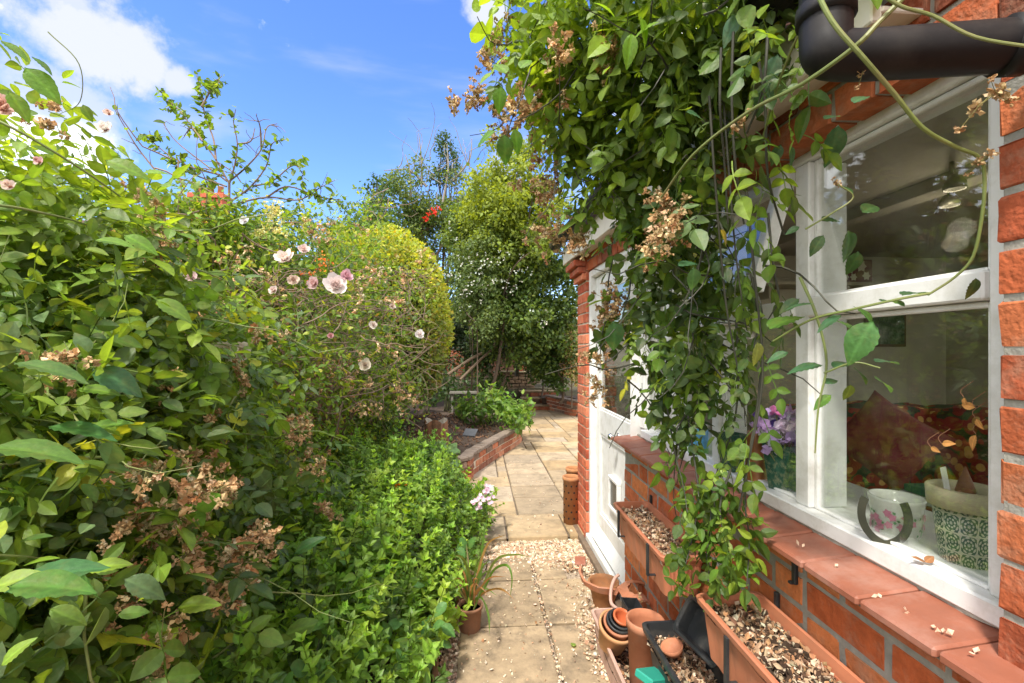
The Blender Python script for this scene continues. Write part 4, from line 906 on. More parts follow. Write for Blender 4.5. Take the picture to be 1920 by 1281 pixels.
def trough(label, xa, xb, y0, y1, zt, h, m, group=None, name='trough', soil=True, rim=.018, taper=.025, flutes=True, M=None, off=None, cat='planter', dark=.4, nchip=420, fill=.035):
    """open rectangular planter with rolled rim, tapered fluted sides"""
    c = np.array(((xa+xb)/2, (y0+y1)/2, zt-h)); t = thing(name, c if off is None else off, label, cat, group)
    hw, hl = (xb-xa)/2, (y1-y0)/2; rr = .02
    def ring(w, l, z, n=6, fl=0):
        V = []; r = min(rr, w*.4)
        pts_ = []
        for (sx, sy, a0) in ((1, 1, 0), (-1, 1, 90), (-1, -1, 180), (1, -1, 270)):
            for i in range(n): a = R(a0+90*i/(n-1)); pts_.append((sx*(w-r)+r*math.cos(a), sy*(l-r)+r*math.sin(a)))
            nx_ = {(1, 1): (-1, 1), (-1, 1): (-1, -1), (-1, -1): (1, -1), (1, -1): (1, 1)}[(sx, sy)]
            ca = R(a0+90); pa_ = np.array((sx*(w-r)+r*math.cos(ca), sy*(l-r)+r*math.sin(ca))); pb_ = np.array((nx_[0]*(w-r)+r*math.cos(ca), nx_[1]*(l-r)+r*math.sin(ca)))
            m_ = 24
            for i in range(1, m_): 
                q = pa_+(pb_-pa_)*i/m_; o_ = np.array((math.cos(ca), math.sin(ca)))*fl*(-1 if i % 4 < 2 else 0); pts_.append(tuple(q+o_))
        return [(x, y, z) for (x, y) in pts_]
    prof = [(hw-taper, hl-taper, 0, .003), (hw-taper*.35-.004, hl-taper*.35-.004, h-rim-.012, .003 if flutes else 0), (hw-taper*.3, hl-taper*.3, h-rim-.01, 0), (hw, hl, h-rim, 0), (hw+.002, hl+.002, h-.004, 0), (hw-.002, hl-.002, h, 0), (hw-.010, hl-.010, h-.001, 0), (hw-.013, hl-.013, h-rim, 0), (hw-taper-.002, hl-taper-.002, .006, 0)]
    V = []; k = None
    for (w, l, z, f) in prof:
        r_ = ring(w, l, z, fl=f if flutes else 0); k = len(r_); V += r_
    Fc = [(i*k+j, i*k+(j+1) % k, (i+1)*k+(j+1) % k, (i+1)*k+j) for i in range(len(prof)-1) for j in range(k)]
    Fc += [tuple(range(k))[::-1], tuple((len(prof)-1)*k+j for j in range(k))]
    V = np.array(V); O = c if off is None else np.array(off)
    if M is not None: V = V@np.array(M).T
    mb = MB(); mb.add(V+O, Fc); mb.build('trough_body', m, t)
    if soil:
        mb = MB(); q = grid_sheet(-hw+.013, hw-.013, -hl+.013, hl-.013, 10, 24, lambda x, y: h-fill-.004+.006*np.sin(x*60)+.006*np.sin(y*33+x*9)); v = q.V[0]
        if M is not None: q.V[0] = v@np.array(M).T
        q.V[0] = q.V[0]+O; q.build('compost', M_SOIL, t, smooth=True)
        chips_in(t, -hw+.018, hw-.018, -hl+.018, hl-.018, h-fill, nchip, dark=dark, M=np.eye(3) if M is None else M, off=O)
    return t
ty0, ty1 = 1.49, 2.05
t1 = trough('terracotta coloured window trough full of dry litter hanging beside the white door', .62, .788, ty0, ty1, .75, .15, M_TROUGH, 'window troughs', dark=.3, nchip=900)
t2 = trough('terracotta coloured window trough of dark litter nearest the camera, hanging under the sill tiles', .603, .788, .36, 1.225, .772, .155, M_TROUGH, 'window troughs', dark=1.6, nchip=1700)
for (t, ys_) in ((t1, (1.60, 1.94)), (t2, (.62, 1.05))):
    for y in ys_:
        mb = MB(); zb = .70 if t is t2 else .69; xf = .60 if t is t2 else .615
        cbox(mb, (xf-.004, y, zb-.06), (xf+.004, y+.014, zb+.055), .001); cbox(mb, (xf+.0042, y+.001, zb-.0595), (.797, y+.013, zb-.0555), .001); mb.build('bracket', M_BLACKPOT, t)
for (u, v) in ((1462, 1110), (1473, 1060), (1495, 1075), (1222, 935)):
    pass
def clip_on_wall(u, v, label):
    yy = GX(u, XW); p = D(u, v, F*XW/(CT*(u-VX))); t = MB(); cbox(t, (XW-.012, yy-.007, p[2]-.028), (XW-.0015, yy+.007, p[2]+.028), .002); cbox(t, (XW-.022, yy-.006, p[2]-.027), (XW-.0122, yy+.006, p[2]-.020), .002)
    t.build('wall_clip', M_BLACKPOT, tags=(label, 'wall clip', 'black clips on the brick wall'))
clip_on_wall(1461, 1130, 'black plastic clip fixed to the orange bricks right of the rose trail')
clip_on_wall(1495, 1074, 'small black clip tucked just under the sill tiles')
clip_on_wall(1223, 940, 'black plastic clip on the bricks above the trough by the door')

def flower_pot(p, r0, r1, h, m, label, cat='plant pot', name='plant_pot', M=None, group=None, rim=.02, soil=None, depth=None):
    t = thing(name, p, label, cat, group); mb = MB(); lathe(mb, pot_profile(r0, r1, h, rim=rim, depth=depth), np.array(p), 36, M=M, wob=.006); mb.build('pot_body', m, t, smooth=False)
    for poly in t.children[0].data.polygons: poly.use_smooth = True
    if soil: mb = MB(); lathe(mb, [(.001, h-soil), (r1-.014, h-soil)], np.array(p), 24, M=M); mb.V[-1][:, 2] += 0; mb.build('compost', M_SOIL, t)
    return t
# tall terracotta pot next to the black trough
p = D(1210, 1160, 1.72); ph = p[2]-.024
flower_pot((p[0], p[1], .025), .052, .071, ph, M_TERRA, 'tall empty terracotta pot standing against the black trough', rim=.03)
# black trough on an upturned pot
zr = .50; pt = D(1200, 1152, F*.59/(CT*(1200-VX))*1.0); bt = trough('grey black plastic trough tilted among the pots, with litter and a saucer inside', .588, .765, .95, 1.60, .47, .165, M_BLACKPOT, name='black_trough', flutes=False, rim=.022, taper=.03, dark=.4, nchip=900, fill=.06)
p = np.array((.67, 1.36, .025)); flower_pot(p, .065, .095, .20, M_TERRA, 'terracotta pot hidden beneath the black trough, carrying it', rim=.028)
p = np.array((.67, 1.06, .025)); flower_pot(p, .07, .10, .275, M_TERRA, 'second terracotta pot carrying the near end of the black trough', rim=.028)
# black seed tray leaning inside
trough('black ribbed seed tray leaning inside the black trough', -.065, .065, -.12, .12, .05, .05, M_BLACKPOT, name='seed_tray', soil=False, flutes=False, rim=.008, taper=.012, M=rotm('Y', -56)@rotm('Z', 8), off=D(1336, 1192, 1.43), cat='seed tray')
p = D(1263, 1222, 1.50); mb = MB(); lathe(mb, [(.001, 0), (.030, 0), (.037, .022), (.033, .022), (.028, .006), (.001, .006)], p, 28, M=rotm('Y', -18)); mb.build('saucer', M_TERRA, smooth=True, tags=('small round terracotta saucer lying on litter in the black trough', 'saucer'))
# nested pots in a leaning terracotta pot
Mt = rotm('Z', 20)@rotm('X', 24); base = D(1158, 1172, 1.93)-Mt@np.array((0, 0, .12))
flower_pot(base, .055, .078, .12, mat('tan_terracotta', (.52, .27, .12), .75, var=.2, stain=(.3, .2, .12), stain_scale=6), 'tan terracotta pot leaning over and holding smaller nested pots', M=Mt, rim=.02)
for k, (r, m_, lab) in enumerate(((.062, M_TERRA, 'thin brown pot second from outside in the nested stack'), (.056, M_BLACKPOT, 'outer black plastic pot of the nested stack'), (.050, M_BLACKPOT, 'inner black plastic pot of the nested stack'), (.040, mat('orange_plastic', (.50, .13, .05), .4, var=.1), 'small orange pot innermost in the nested stack'))):
    o_ = Mt@np.array((.004*k, .0, .035+.012*k)); flower_pot(base+o_, r*.75, r, .10, m_, lab, M=Mt, rim=.012, group='nested pots')
# square black pot
q = D(1180, 1141, 1.98); t = thing('square_pot', q, 'small square black plastic pot lying behind the nested pots', 'plant pot'); mb = MB(); s2 = math.sqrt(2)
lathe(mb, [(.001, 0), (.025*s2, 0), (.035*s2, .06), (.038*s2, .062), (.038*s2, .068), (.034*s2, .068), (.024*s2, .004), (.001, .004)], q-np.array((0, 0, .04)), 4, M=rotm('Z', 50)@rotm('X', 12)); mb.build('pot_body', M_BLACKPOT, t)
# long pale trough holding them, resting on the slabs
trough('long pale pink clay trough on the path holding the clutter of pots', .545, .765, 1.30, 2.16, .20, .165, M_PALETERRA, name='clay_trough', flutes=False, rim=.02, taper=.02, dark=1.2, nchip=900, fill=.09)
# round pot with broken rim at the far end
p = GZ(1133, 1160, .02); t = flower_pot((p[0]+.03, p[1]+.12, .02), .055, .085, .14, M_CLAY, 'weathered clay pot under the broken terracotta pieces near the door', rim=.022)
def shard(p, r, a0, a1, h, t, M, label, lean=0):
    mb = MB(); n = 10; V = []
    for k in range(n+1):
        a = R(a0+(a1-a0)*k/n); j = rng.uniform(-.008, .008)
        for (rr_, z) in ((r, 0+j*0), (r+t, 0), (r*1.08+t, h+j), (r*1.08, h+j)): V.append((rr_*math.cos(a), rr_*math.sin(a), z))
    Fc = [(k*4+i, k*4+(i+1) % 4, k*4+4+(i+1) % 4, k*4+4+i) for k in range(n) for i in range(4)]+[(0, 3, 2, 1), (n*4, n*4+1, n*4+2, n*4+3)]
    V = np.array(V); V[:, :2] -= V[:, :2].mean(0); V = V@np.array(M).T; mb.add(V+np.array(p), Fc); mb.build('pot_shard', M_TERRA, tags=(label, 'pot shard', 'broken terracotta shards'))
shard(D(1128, 1100, 2.34), .12, 150, 330, .035, .012, rotm('X', 8), 'largest curved rim piece of broken terracotta lying on gravel')
shard(D(1178, 1097, 2.22), .10, 20, 120, .05, .010, rotm('X', 70)@rotm('Z', 30), 'long orange shard leaning across the broken pieces towards the wall')
shard(D(1168, 1122, 2.14), .07, 0, 80, .05, .010, rotm('Y', 60), 'orange shard at the front of the broken heap')
shard(D(1190, 1118, 2.14), .06, 0, 90, .05, .010, rotm('X', 100)@rotm('Z', 60), 'small reddish shard next to the wall in the broken heap')
shard(D(1197, 1108, 2.2), .05, 0, 70, .04, .008, rotm('Y', 110), 'smallest shard perched on top of the heap by the bricks')
mb = MB(); P = spline([D(1157, 1142, 2.05), D(1146, 1130, 2.1), D(1146, 1105, 2.16), D(1152, 1086, 2.2), D(1160, 1078, 2.22)], 6); tube(mb, P, .008, 8); mb.build('pipe_offcut', M_PALETERRA, smooth=True, tags=('short pink curved offcut of pipe standing up among the shards', 'pipe'))
p = GZ(1088, 1057, .02); mb = MB(); cbox(mb, (-.035, -.048, 0), (.035, .048, .012), .002, M=rotm('Z', -12)@rotm('X', 6), off=p+np.array((0, 0, .012))); mb.build('tile_fragment', M_TILE, tags=('flat red tile fragment lying on the gravel by the door', 'tile'))
q = D(1222, 1277, 1.5); mb = MB(); cbox(mb, (-.05, -.035, 0), (.05, .035, .025), .004, M=rotm('Z', 30)@rotm('Y', 18), off=q-np.array((0, 0, .0))); mb.build('green_lid', mat('green_plastic', (.03, .28, .20), .4, var=.1), tags=('turquoise green plastic lid at the bottom edge between the pots', 'lid'))
# perforated clay cylinders by the pillar
for (u, vb, vt, dp, lab) in ((1071, 968, 893, 3.66, 'front one of two perforated clay cylinders, chipped and stained'), (1076, 948, 877, 3.88, 'rear one of two perforated clay cylinders, half hidden against the brick pillar')):
    d = D(u, vb, dp); base = np.array((d[0], d[1], .058)); h = D(u, vt, dp)[2]-.058; t = thing('clay_cylinder', base, lab, 'clay pot', 'perforated clay cylinders'); mb = MB(); r = .062
    lathe(mb, [(.045, 0), (r, 0), (r*1.02, h-.03), (r*1.13, h-.026), (r*1.13, h), (r*.95, h), (r*.92, h-.03), (r*.88, .01), (.02, .01)], base, 30, wob=.01); mb.build('cylinder_body', M_CLAY, t, smooth=False)
    for poly in t.children[0].data.polygons: poly.use_smooth = True
    mb = MB()
    for j in range(6):
        for i in range(9):
            a = i*.698+(.35 if j % 2 else 0); z = .05+j*(h-.1)/5.3; c_ = base+np.array((math.cos(a), math.sin(a), 0))*(r*1.012)+np.array((0, 0, z)); n_ = np.array((math.cos(a), math.sin(a), 0))
            tube(mb, [c_-n_*.008, c_+n_*.0012], .0075, 8)  # near-black plug painted in for the shade inside the hole
    mb.build('hole_shade_plugs', M_HOLESHADE, t, tags=(None, None, None, 'stuff'))
# left pots with grassy plant
gp = GZ(881, 1190, .025)
lp = flower_pot((gp[0], gp[1]+.05, .024), .052, .066, .125, mat('brown_clay', (.27, .13, .075), .8, var=.25, stain=(.12, .08, .05), stain_scale=5), 'small brown clay pot of strappy grass standing at the left edge of the slabs', rim=.014, soil=.02)
gq = GZ(846, 1185, .02); flower_pot((gq[0]-.02, gq[1]+.07, .02), .05, .065, .11, M_CLAY, 'dark stained clay pot half under the foliage beside the grass pot', rim=.02, soil=.05)
q = GZ(826, 1262, .02); mb = MB(); cbox(mb, (-.012, -.45, -.02), (.012, .50, .10), .004, M=rotm('Z', 4), off=(q[0]-.02, q[1]-.05, .0), jit=.002); mb.build('bed_edging', mat('red_post'), tags=('low reddish board edging the planting bed beside the slabs', 'edging'))
# stump, bench, slate, poles
q = GZ(812, 838, .30); t = thing('tree_stump', q, 'cut tree stump with a splintered grey top in the dark bed', 'tree stump'); mb = MB(); n = 30; V = []
q = D(815, 838, 5.0); zb = .15; zt = D(815, 792, 5.0)[2]
for (r, z) in ((.16, zb), (.13, zb+.12), (.12, zt-.02), (.115, zt)):
    for i in range(n): a = i/n*6.283; rr_ = r*(1+.13*math.sin(5*a+1)+.07*math.sin(11*a)); V.append((q[0]+rr_*math.cos(a), q[1]+.1+rr_*math.sin(a), z+(.03*math.sin(3*a) if z == zt else 0)))
Fc = [(i*n+j, i*n+(j+1) % n, (i+1)*n+(j+1) % n, (i+1)*n+j) for i in range(3) for j in range(n)]; mb.add(V, Fc); V2 = V[3*n:4*n]; mb.build('bark', mat('stump_bark', (.20, .095, .05), .9, var=.4, scale=25, bump=1, stain=(.07, .05, .035), stain_scale=12, stain_amt=.8), t)
mb = MB(); mb.add(V2, [tuple(range(n))]); mb.build('cut_top', mat('cut_wood', (.22, .19, .15), .9, var=.4, scale=30), t)
q = D(882, 812, 5.45); mb = MB(); cbox(mb, (-.08, -.06, 0), (.08, .06, .015), .003, M=rotm('Z', -25)@rotm('X', 35), off=(q[0], q[1], q[2])); mb.build('slate', mat('slate', (.07, .075, .085), .5, var=.2), tags=('dark square slate lying on the bark of the raised bed', 'slate'))
q = D(873, 737, 8.4); t = thing('garden_bench', (q[0], q[1], .25), 'small grey plank bench far back beside the dark undergrowth', 'bench'); mb = MB()
cbox(mb, (q[0]-.30, q[1], q[2]-.02), (q[0]+.24, q[1]+.25, q[2]+.015), .004); mb.build('seat', mat('grey_plank', (.15, .14, .115), .85, var=.2), t)
for dx in (-.25, .19): mb = MB(); cbox(mb, (q[0]+dx-.02, q[1]+.03, .15), (q[0]+dx+.02, q[1]+.22, q[2]-.0205), .003); mb.build('leg', mat('grey_plank'), t)
for (a_, b_, r_, lab) in (((858, 690), (905, 662), .03, 'upper of two bare poles leaning under the dark trees'), ((882, 693), (930, 650), .025, 'lower of two bare poles leaning under the dark trees')):
    mb = MB(); P = spline([D(*a_, 8.9), (D(*a_, 8.9)+D(*b_, 9.4))/2+np.array((0, 0, .02)), D(*b_, 9.4)], 4); P = np.vstack((P[0]-(P[1]-P[0])*3, P)); tube(mb, P, r_, 7); mb.build('leaning_pole', M_WOOD, tags=(lab, 'pole', 'leaning poles'))
q = D(976, 692, 11.7); flower_pot((q[0], q[1], .891), .05, .07, .12, mat('red_plastic', (.45, .04, .03), .4, var=.1), 'small bright red flowerpot on top of the rough stone walling')
q = D(921, 919, 3.7); mb = MB(); cbox(mb, (-.02, -.003, -.14), (.02, .003, .04), .001, M=rotm('Y', 8), off=q); mb.build('plant_label', M_WHITE, tags=('white plastic plant label stuck in the herbs beside the pink flowers', 'plant label'))

# ================================================================= PLANTS
def plant(name, loc, label, cat, group=None): return thing(name, loc, label, cat, group)
def limb(mb, pts_, r0, r1, sides=6, k=5, col=(.5, .5, .5)):
    P = spline(pts_, k); tube(mb, P, np.linspace(r0, r1, len(P)), sides, col); return P
PAL_BIG = [(G_DARK, 3), (G_MID, 4), (G_BRIGHT, 2), (G_BLUE, 2.2), (G_YEL, .35)]
PAL_SUN = [(G_BRIGHT, 4), (G_MID, 3), (G_YEL, 2), (G_DARK, .6)]

# -- petals and dried clusters ------------------------------------------------
PETAL_T = (np.array([(0, 0, 0), (.25, -.28, .05), (.7, -.42, .22), (1, -.2, .34), (1.02, .15, .33), (.72, .42, .2), (.25, .28, .05), (.55, 0, .05)], float), [(0, 1, 7), (1, 2, 7), (2, 3, 7), (3, 4, 7), (4, 5, 7), (5, 6, 7), (6, 0, 7)])
def rose_bloom(p, facing, r, col, core, t, layers=3):
    mb = MB(); f = unit(np.array(facing, float)); a = unit(np.cross(f, (0.1, .2, 1))); b = np.cross(f, a)
    for l in range(layers):
        n = 7-l; el = R(15+l*26)
        for k in range(n):
            th = 2*math.pi*(k+.5*l)/n+rng.uniform(-.2, .2); rad = a*math.cos(th)+b*math.sin(th); ax = rad*math.cos(el)+f*math.sin(el); nr = -rad*math.sin(el)+f*math.cos(el)
            c = np.array(col)*(1-.12*l)+np.array(core)*.12*l
            mb.inst(*PETAL_T, frames(ax[None], (nr+rng.normal(0, .15, 3))[None]), (np.array(p)+f*.004*l)[None], np.array([r*(1-.2*l)*rng.uniform(.85, 1.1)]), (c*rng.uniform(.92, 1.06))[None], np.array([.75, .95, 1, 1, 1, 1, .95, .9]))
    for k in range(12):
        d = unit(rng.normal(size=3)+f*2); mb.inst(*PETAL_T, frames(d[None], rng.normal(size=(1, 3))), np.array(p)[None], np.array([r*.35]), np.array([core]), None)
    return mb.build('rose_bloom', M_PETAL, t)
def dried_mesh(n, spread, size, seedcols=None):
    mb = MB(); tn = (np.array([(0, 0, 0), (.35, -.3, .18), (.8, -.22, -.08), (1, .1, .2), (.6, .36, -.05), (.5, .02, .22)], float), [(0, 1, 5), (1, 2, 5), (2, 3, 5), (3, 4, 5), (4, 0, 5)])
    for h in range(n):
        q = rng.normal(0, spread, 3)*np.array((1, 1, .7)); k = rng.integers(7, 13); base = pick([((.50, .335, .17), 3), ((.66, .49, .31), 2), ((.36, .20, .09), 1.6)], 1, .15)
        mb.inst(*tn, frames(unit(rng.normal(size=(k, 3))+np.array((0, 0, -.5))), unit(rng.normal(size=(k, 3)))), q+rng.normal(0, size*.25, (k, 3)), size*rng.lognormal(0, .3, k), np.repeat(base, k, 0)*rng.uniform(.7, 1.3, (k, 1)), None)
        tube(mb, spline([q, q*.5+np.array((0, 0, .01)), np.array((0, 0, .015))], 3), .0012, 4, (.22, .20, .07), cap=False)
    return mb
DRY = []
for i in range(5):
    o = dried_mesh((7, 10, 5, 8, 12)[i], (.028, .035, .022, .03, .045)[i], .017).build('dried_blossoms', M_DRY); DRY.append(o.data); bpy.data.objects.remove(o)
DRYF = []      # small ones for distant clusters
for i in range(3):
    o = dried_mesh(9, .05, .016).build('dried_blossoms', M_DRY); DRYF.append(o.data); bpy.data.objects.remove(o)
def dried(t, P, meshes=DRY, s=1.0):
    org = np.array(root_origin(t))
    for p in P:
        o = bpy.data.objects.new('dried_blossoms', meshes[rng.integers(len(meshes))]); scene.collection.objects.link(o); o.parent = t
        o.location = tuple(np.array(p)-org); o.rotation_euler = tuple(rng.uniform(0, 6.28, 3)); k = s*rng.uniform(.75, 1.25); o.scale = (k, k, k)

# -- near climbing rose on the left -------------------------------------------
rose = plant('climbing_rose', (-1.3, 1.2, .05), 'big tangled climbing rose filling the left foreground with broad green leaves and dried blossom', 'climbing rose')
L1 = [((-60, 330, 1.30), .38, .7), ((60, 470, 1.30), .34, 1), ((200, 560, 1.45), .38, 1), ((40, 690, 1.20), .38, 1), ((230, 690, 1.55), .36, 1.1), ((330, 620, 1.9), .36, 1), ((110, 900, 1.05), .30, 1.1), ((300, 860, 1.50), .32, 1.2), ((420, 790, 2.0), .34, 1.1),
      ((60, 1100, .95), .26, 1.2), ((250, 1060, 1.25), .28, 1.2), ((400, 990, 1.75), .28, 1.1), ((520, 900, 2.4), .30, 1), ((-120, 820, .85), .30, 1), ((-80, 1150, .75), .24, 1), ((180, 1210, 1.0), .22, 1.1), ((330, 1190, 1.35), .24, 1), ((470, 660, 2.4), .34, .9)]
lumps = [(D(*c), r, w) for c, r, w in L1]
mb = MB()
def sunny(p, col):      # leaves near the top painted yellower, standing in for sunlight
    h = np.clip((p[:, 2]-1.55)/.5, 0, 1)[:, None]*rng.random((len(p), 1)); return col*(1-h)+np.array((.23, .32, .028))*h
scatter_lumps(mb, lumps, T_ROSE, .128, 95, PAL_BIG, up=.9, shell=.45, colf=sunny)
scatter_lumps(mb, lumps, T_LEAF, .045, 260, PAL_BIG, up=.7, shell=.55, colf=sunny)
mb.build('foliage', M_LEAF, rose)
# single big leaves and sprays close to the lens
mb = MB()
def big_leaf(u, v, d, L_px, ang, tilt=35, col=G_BRIGHT, tmpl=0, roll=0):
    p = D(u, v, d); a = R(ang); Lm = L_px*d/F
    ax = np.array((math.cos(a)*CT, -math.cos(a)*ST, math.sin(a)))+np.array((ST, CT, 0))*.25; side = np.array((-ST, -CT, 0.)); nr = side*math.cos(R(tilt+20))+np.array((0, 0, 1.0))*math.sin(R(tilt+20))+np.array((CT, 0, 0))*roll
    tv, tf, cm = T_FINE[tmpl]; mb.inst(tv, tf, frames(unit(ax)[None], unit(nr)[None]), p[None], np.array([Lm*1.05]), (np.array(col)*rng.uniform(.9, 1.15))[None], cm)
for a in ((10, 1100, .48, 135, -2, 55, (.085, .20, .03)), (-20, 1105, .5, 80, 20), (-30, 840, .62, 150, -3, 60, (.10, .19, .03)), (20, 680, .62, 120, -8, 60, (.09, .17, .035)), (0, 1250, .5, 60, 50, 40, (.16, .28, .03)), (90, 1140, .55, 70, -35, 40, G_MID, 2),
          (0, 1110, .6, 160, 20, 60, (.055, .15, .05)), (160, 1075, .72, 75, -100, 30, (.07, .17, .045), 1), (160, 1070, .72, 70, 12, 50), (230, 1085, .8, 80, -30, 45, G_BLUE), (330, 1140, 1.0, 70, 5, 45, G_BRIGHT), (15, 170, .8, 55, -60, 40, (.10, .2, .02)), (0, 75, .75, 48, -30, 40, (.09, .18, .02)), (45, 125, .8, 68, -45, 20, (.10, .21, .025), 1),
          (58, 105, .8, 40, -35, 50, (.06, .13, .02)), (155, 195, .9, 30, -70, 30, G_MID), (115, 155, .95, 32, 0, 60, G_MID), (175, 450, .95, 60, 5, 40, (.13, .24, .02), 1), (230, 440, 1.1, 60, -25, 30, (.11, .22, .02)), (265, 325, 1.1, 42, 15, 30, (.13, .24, .02)), (195, 300, 1.1, 70, -15, 20, (.12, .22, .02)), (170, 690, .95, 90, -25, 40, (.055, .14, .05), 1), (140, 730, .95, 70, 0, 50, (.14, .26, .03)),
          (290, 560, 1.2, 70, -30, 35, (.14, .24, .03)), (85, 800, .85, 110, -5, 60, (.06, .16, .04)), (150, 810, .9, 80, 20, 50, (.10, .21, .03)), (230, 830, 1.0, 70, -15, 50), (275, 880, 1.1, 60, -60, 30, G_BLUE, 1), (550, 1040, 1.6, 60, 30, 40, (.05, .14, .04), 2), (480, 880, 1.6, 50, -60, 30, G_BLUE, 1), (530, 1195, 1.5, 70, 25, 50, G_MID, 1), (450, 1190, 1.5, 60, 160, 50, G_MID, 1)):
    big_leaf(*a)
mb.build('foliage', M_LEAF, rose, smooth=True)
mb = MB()
canes = [([(-60, 200, 1.0), (60, 260, 1.05), (200, 350, 1.2), (300, 430, 1.5), (390, 510, 1.9), (450, 560, 2.2)], .0045, .0025), ([(-60, 380, 1.0), (60, 395, 1.1), (200, 440, 1.3), (330, 540, 1.7), (420, 560, 2.1)], .005, .003),
         ([(200, 660, 1.4), (250, 700, 1.45), (330, 790, 1.6), (400, 850, 1.7), (520, 930, 1.9)], .005, .002), ([(0, 840, .8), (90, 840, .85), (170, 850, 1.0), (270, 910, 1.2), (330, 940, 1.35)], .003, .0015), ([(-20, 1040, .7), (60, 1045, .75), (150, 1060, .9)], .0025, .0015),
         ([(90, 60, .9), (148, 120, .92), (150, 190, .95), (110, 215, 1.0)], .0015, .0022), ([(120, 640, 1.0), (145, 700, 1.0), (120, 780, 1.0)], .0015, .003)]
for k in range(70):
    c, r, w = lumps[rng.integers(len(lumps))]; p0 = c+unit(rng.normal(size=3))*r*.7; mb2 = wander(p0, (rng.normal(), rng.normal(), -.3), rng.uniform(.4, .9), 8, .7); tube(mb, mb2, np.linspace(.003, .0005, len(mb2)), 5)
for P, a, b in canes: limb(mb, [D(*q) for q in P], a*.8, .0006, 7, 6)
mb.build('stems', M_CANE, rose)
mb = MB()
for k in range(14):
    x = rng.uniform(-1.55, -1.0); y = rng.uniform(.5, 3.0); P = wander((x, y, .05), (rng.normal(0, .3), rng.normal(0, .3), 1.5), rng.uniform(1.2, 2.0), 8, .5); tube(mb, P, np.linspace(.011, .004, len(P)), 7)
mb.build('stems', M_BARK, rose)
rose_px = [(235, 10, 1.0), (365, 905, 1.35), (330, 960, 1.3), (390, 930, 1.35), (345, 1000, 1.3), (300, 990, 1.3), (370, 1050, 1.4), (500, 1000, 1.75), (465, 1020, 1.7), (520, 1030, 1.8), (490, 985, 1.75), (250, 880, 1.2), (240, 1080, 1.1), (420, 805, 1.9), (410, 1100, 1.5), (445, 1040, 1.6), (425, 920, 1.6), (115, 660, 1.1), (320, 1165, 1.3), (300, 1200, 1.2),
           (120, 1150, .85), (40, 1240, .7), (270, 375, 1.8), (290, 400, 1.9), (310, 460, 2.0), (290, 470, 1.9), (280, 590, 1.9), (560, 800, 2.3), (580, 850, 2.4), (540, 830, 2.3), (595, 880, 2.5), (560, 790, 2.2), (620, 960, 2.6), (250, 1120, 1.2), (90, 210, 1.3), (380, 870, 1.5), (500, 640, 2.2), (470, 700, 2.2), (300, 720, 1.7), (340, 860, 1.5), (455, 1075, 1.6), (220, 1010, 1.1), (150, 1240, .95), (300, 1260, 1.2)]
P = []
for (u, v, d) in rose_px[1:]:
    if d < 1.0 and v > 1100: continue
    for j in range(2): P.append(D(u+rng.normal(0, 14), v+rng.normal(0, 12), d*rng.uniform(.76, .90)))
dried(rose, P, s=.72)
for (u, v, d, r, colr, f) in ((8, 205, .82, .027, (.78, .55, .47), (.4, -.8, .3)), (425, 668, 2.0, .075, (.78, .74, .60), (.1, -.9, .5)), (455, 660, 2.05, .05, (.80, .74, .66), (.3, -.9, .1)), (76, 305, 1.1, .014, (.76, .52, .52), (0, -1, .3))):
    rose_bloom(D(u, v, d), f, r, colr, (.62, .34, .25), rose, layers=4 if r < .05 and u < 50 else 3)

for (u, v, d, r, colr, f) in ((350, 640, 1.75, .035, (.78, .62, .56), (.3, -.9, .3)), (20, 350, 1.0, .015, (.8, .68, .6), (.2, -.9, .2)), (800*.4, 1085, 1.3, .025, (.7, .62, .5), (.2, -.9, .3)), (205, 215, 1.3, .014, (.8, .66, .6), (.3, -.8, .4))):
    rose_bloom(D(u, v, d), f, r, colr, (.62, .34, .25), rose)
# -- middle shrub: mixed small leaves, orange bits, bare twigs ----------------
hedge = plant('mixed_shrub', (-1.9, 3.6, .1), 'wide untidy shrub of small leaves and bare brown twigs, left of the yellow clipped bush', 'shrub')
L2 = [((230, 480, 2.6), .42, 1), ((350, 480, 2.9), .46, 1), ((470, 500, 3.1), .46, 1), ((560, 480, 3.6), .46, 1), ((640, 480, 4.1), .48, 1), ((560, 600, 3.1), .44, .55), ((650, 620, 3.7), .48, .55), ((480, 620, 2.9), .36, .8), ((640, 700, 3.9), .42, .6), ((720, 560, 4.3), .42, .7), ((700, 690, 4.3), .42, .7), ((730, 740, 4.4), .36, .8), ((560, 720, 3.0), .34, .9), ((130, 430, 2.4), .40, 1),
      ((520, 780, 3.2), .34, 1), ((680, 790, 4.5), .34, .9), ((690, 400, 4.9), .26, .5), ((330, 455, 2.9), .36, 1), ((410, 450, 3.0), .34, 1), ((395, 425, 2.9), .24, 1), ((440, 430, 3.1), .22, .8), ((300, 400, 2.7), .2, .7), ((620, 840, 3.9), .34, .9), ((690, 850, 4.3), .26, .8)]
lumps2 = [(D(*c), r, w) for c, r, w in L2]; mb = MB()
scatter_lumps(mb, lumps2, T_LEAF, .042, 330, [(G_MID, 3), (G_BRIGHT, 3), (G_YEL, 1.0), (G_DARK, 2.5), (G_BLUE, 1.2), ((.30, .20, .05), .3)], up=.8, shell=.5, colf=lambda p, c: c)
scatter_lumps(mb, lumps2, T_ROSE, .085, 60, [(G_MID, 3), (G_BRIGHT, 3), (G_YEL, 1), (G_DARK, 2)], up=.8, shell=.3)
mb.build('foliage', M_LEAF, hedge)
mb = MB()
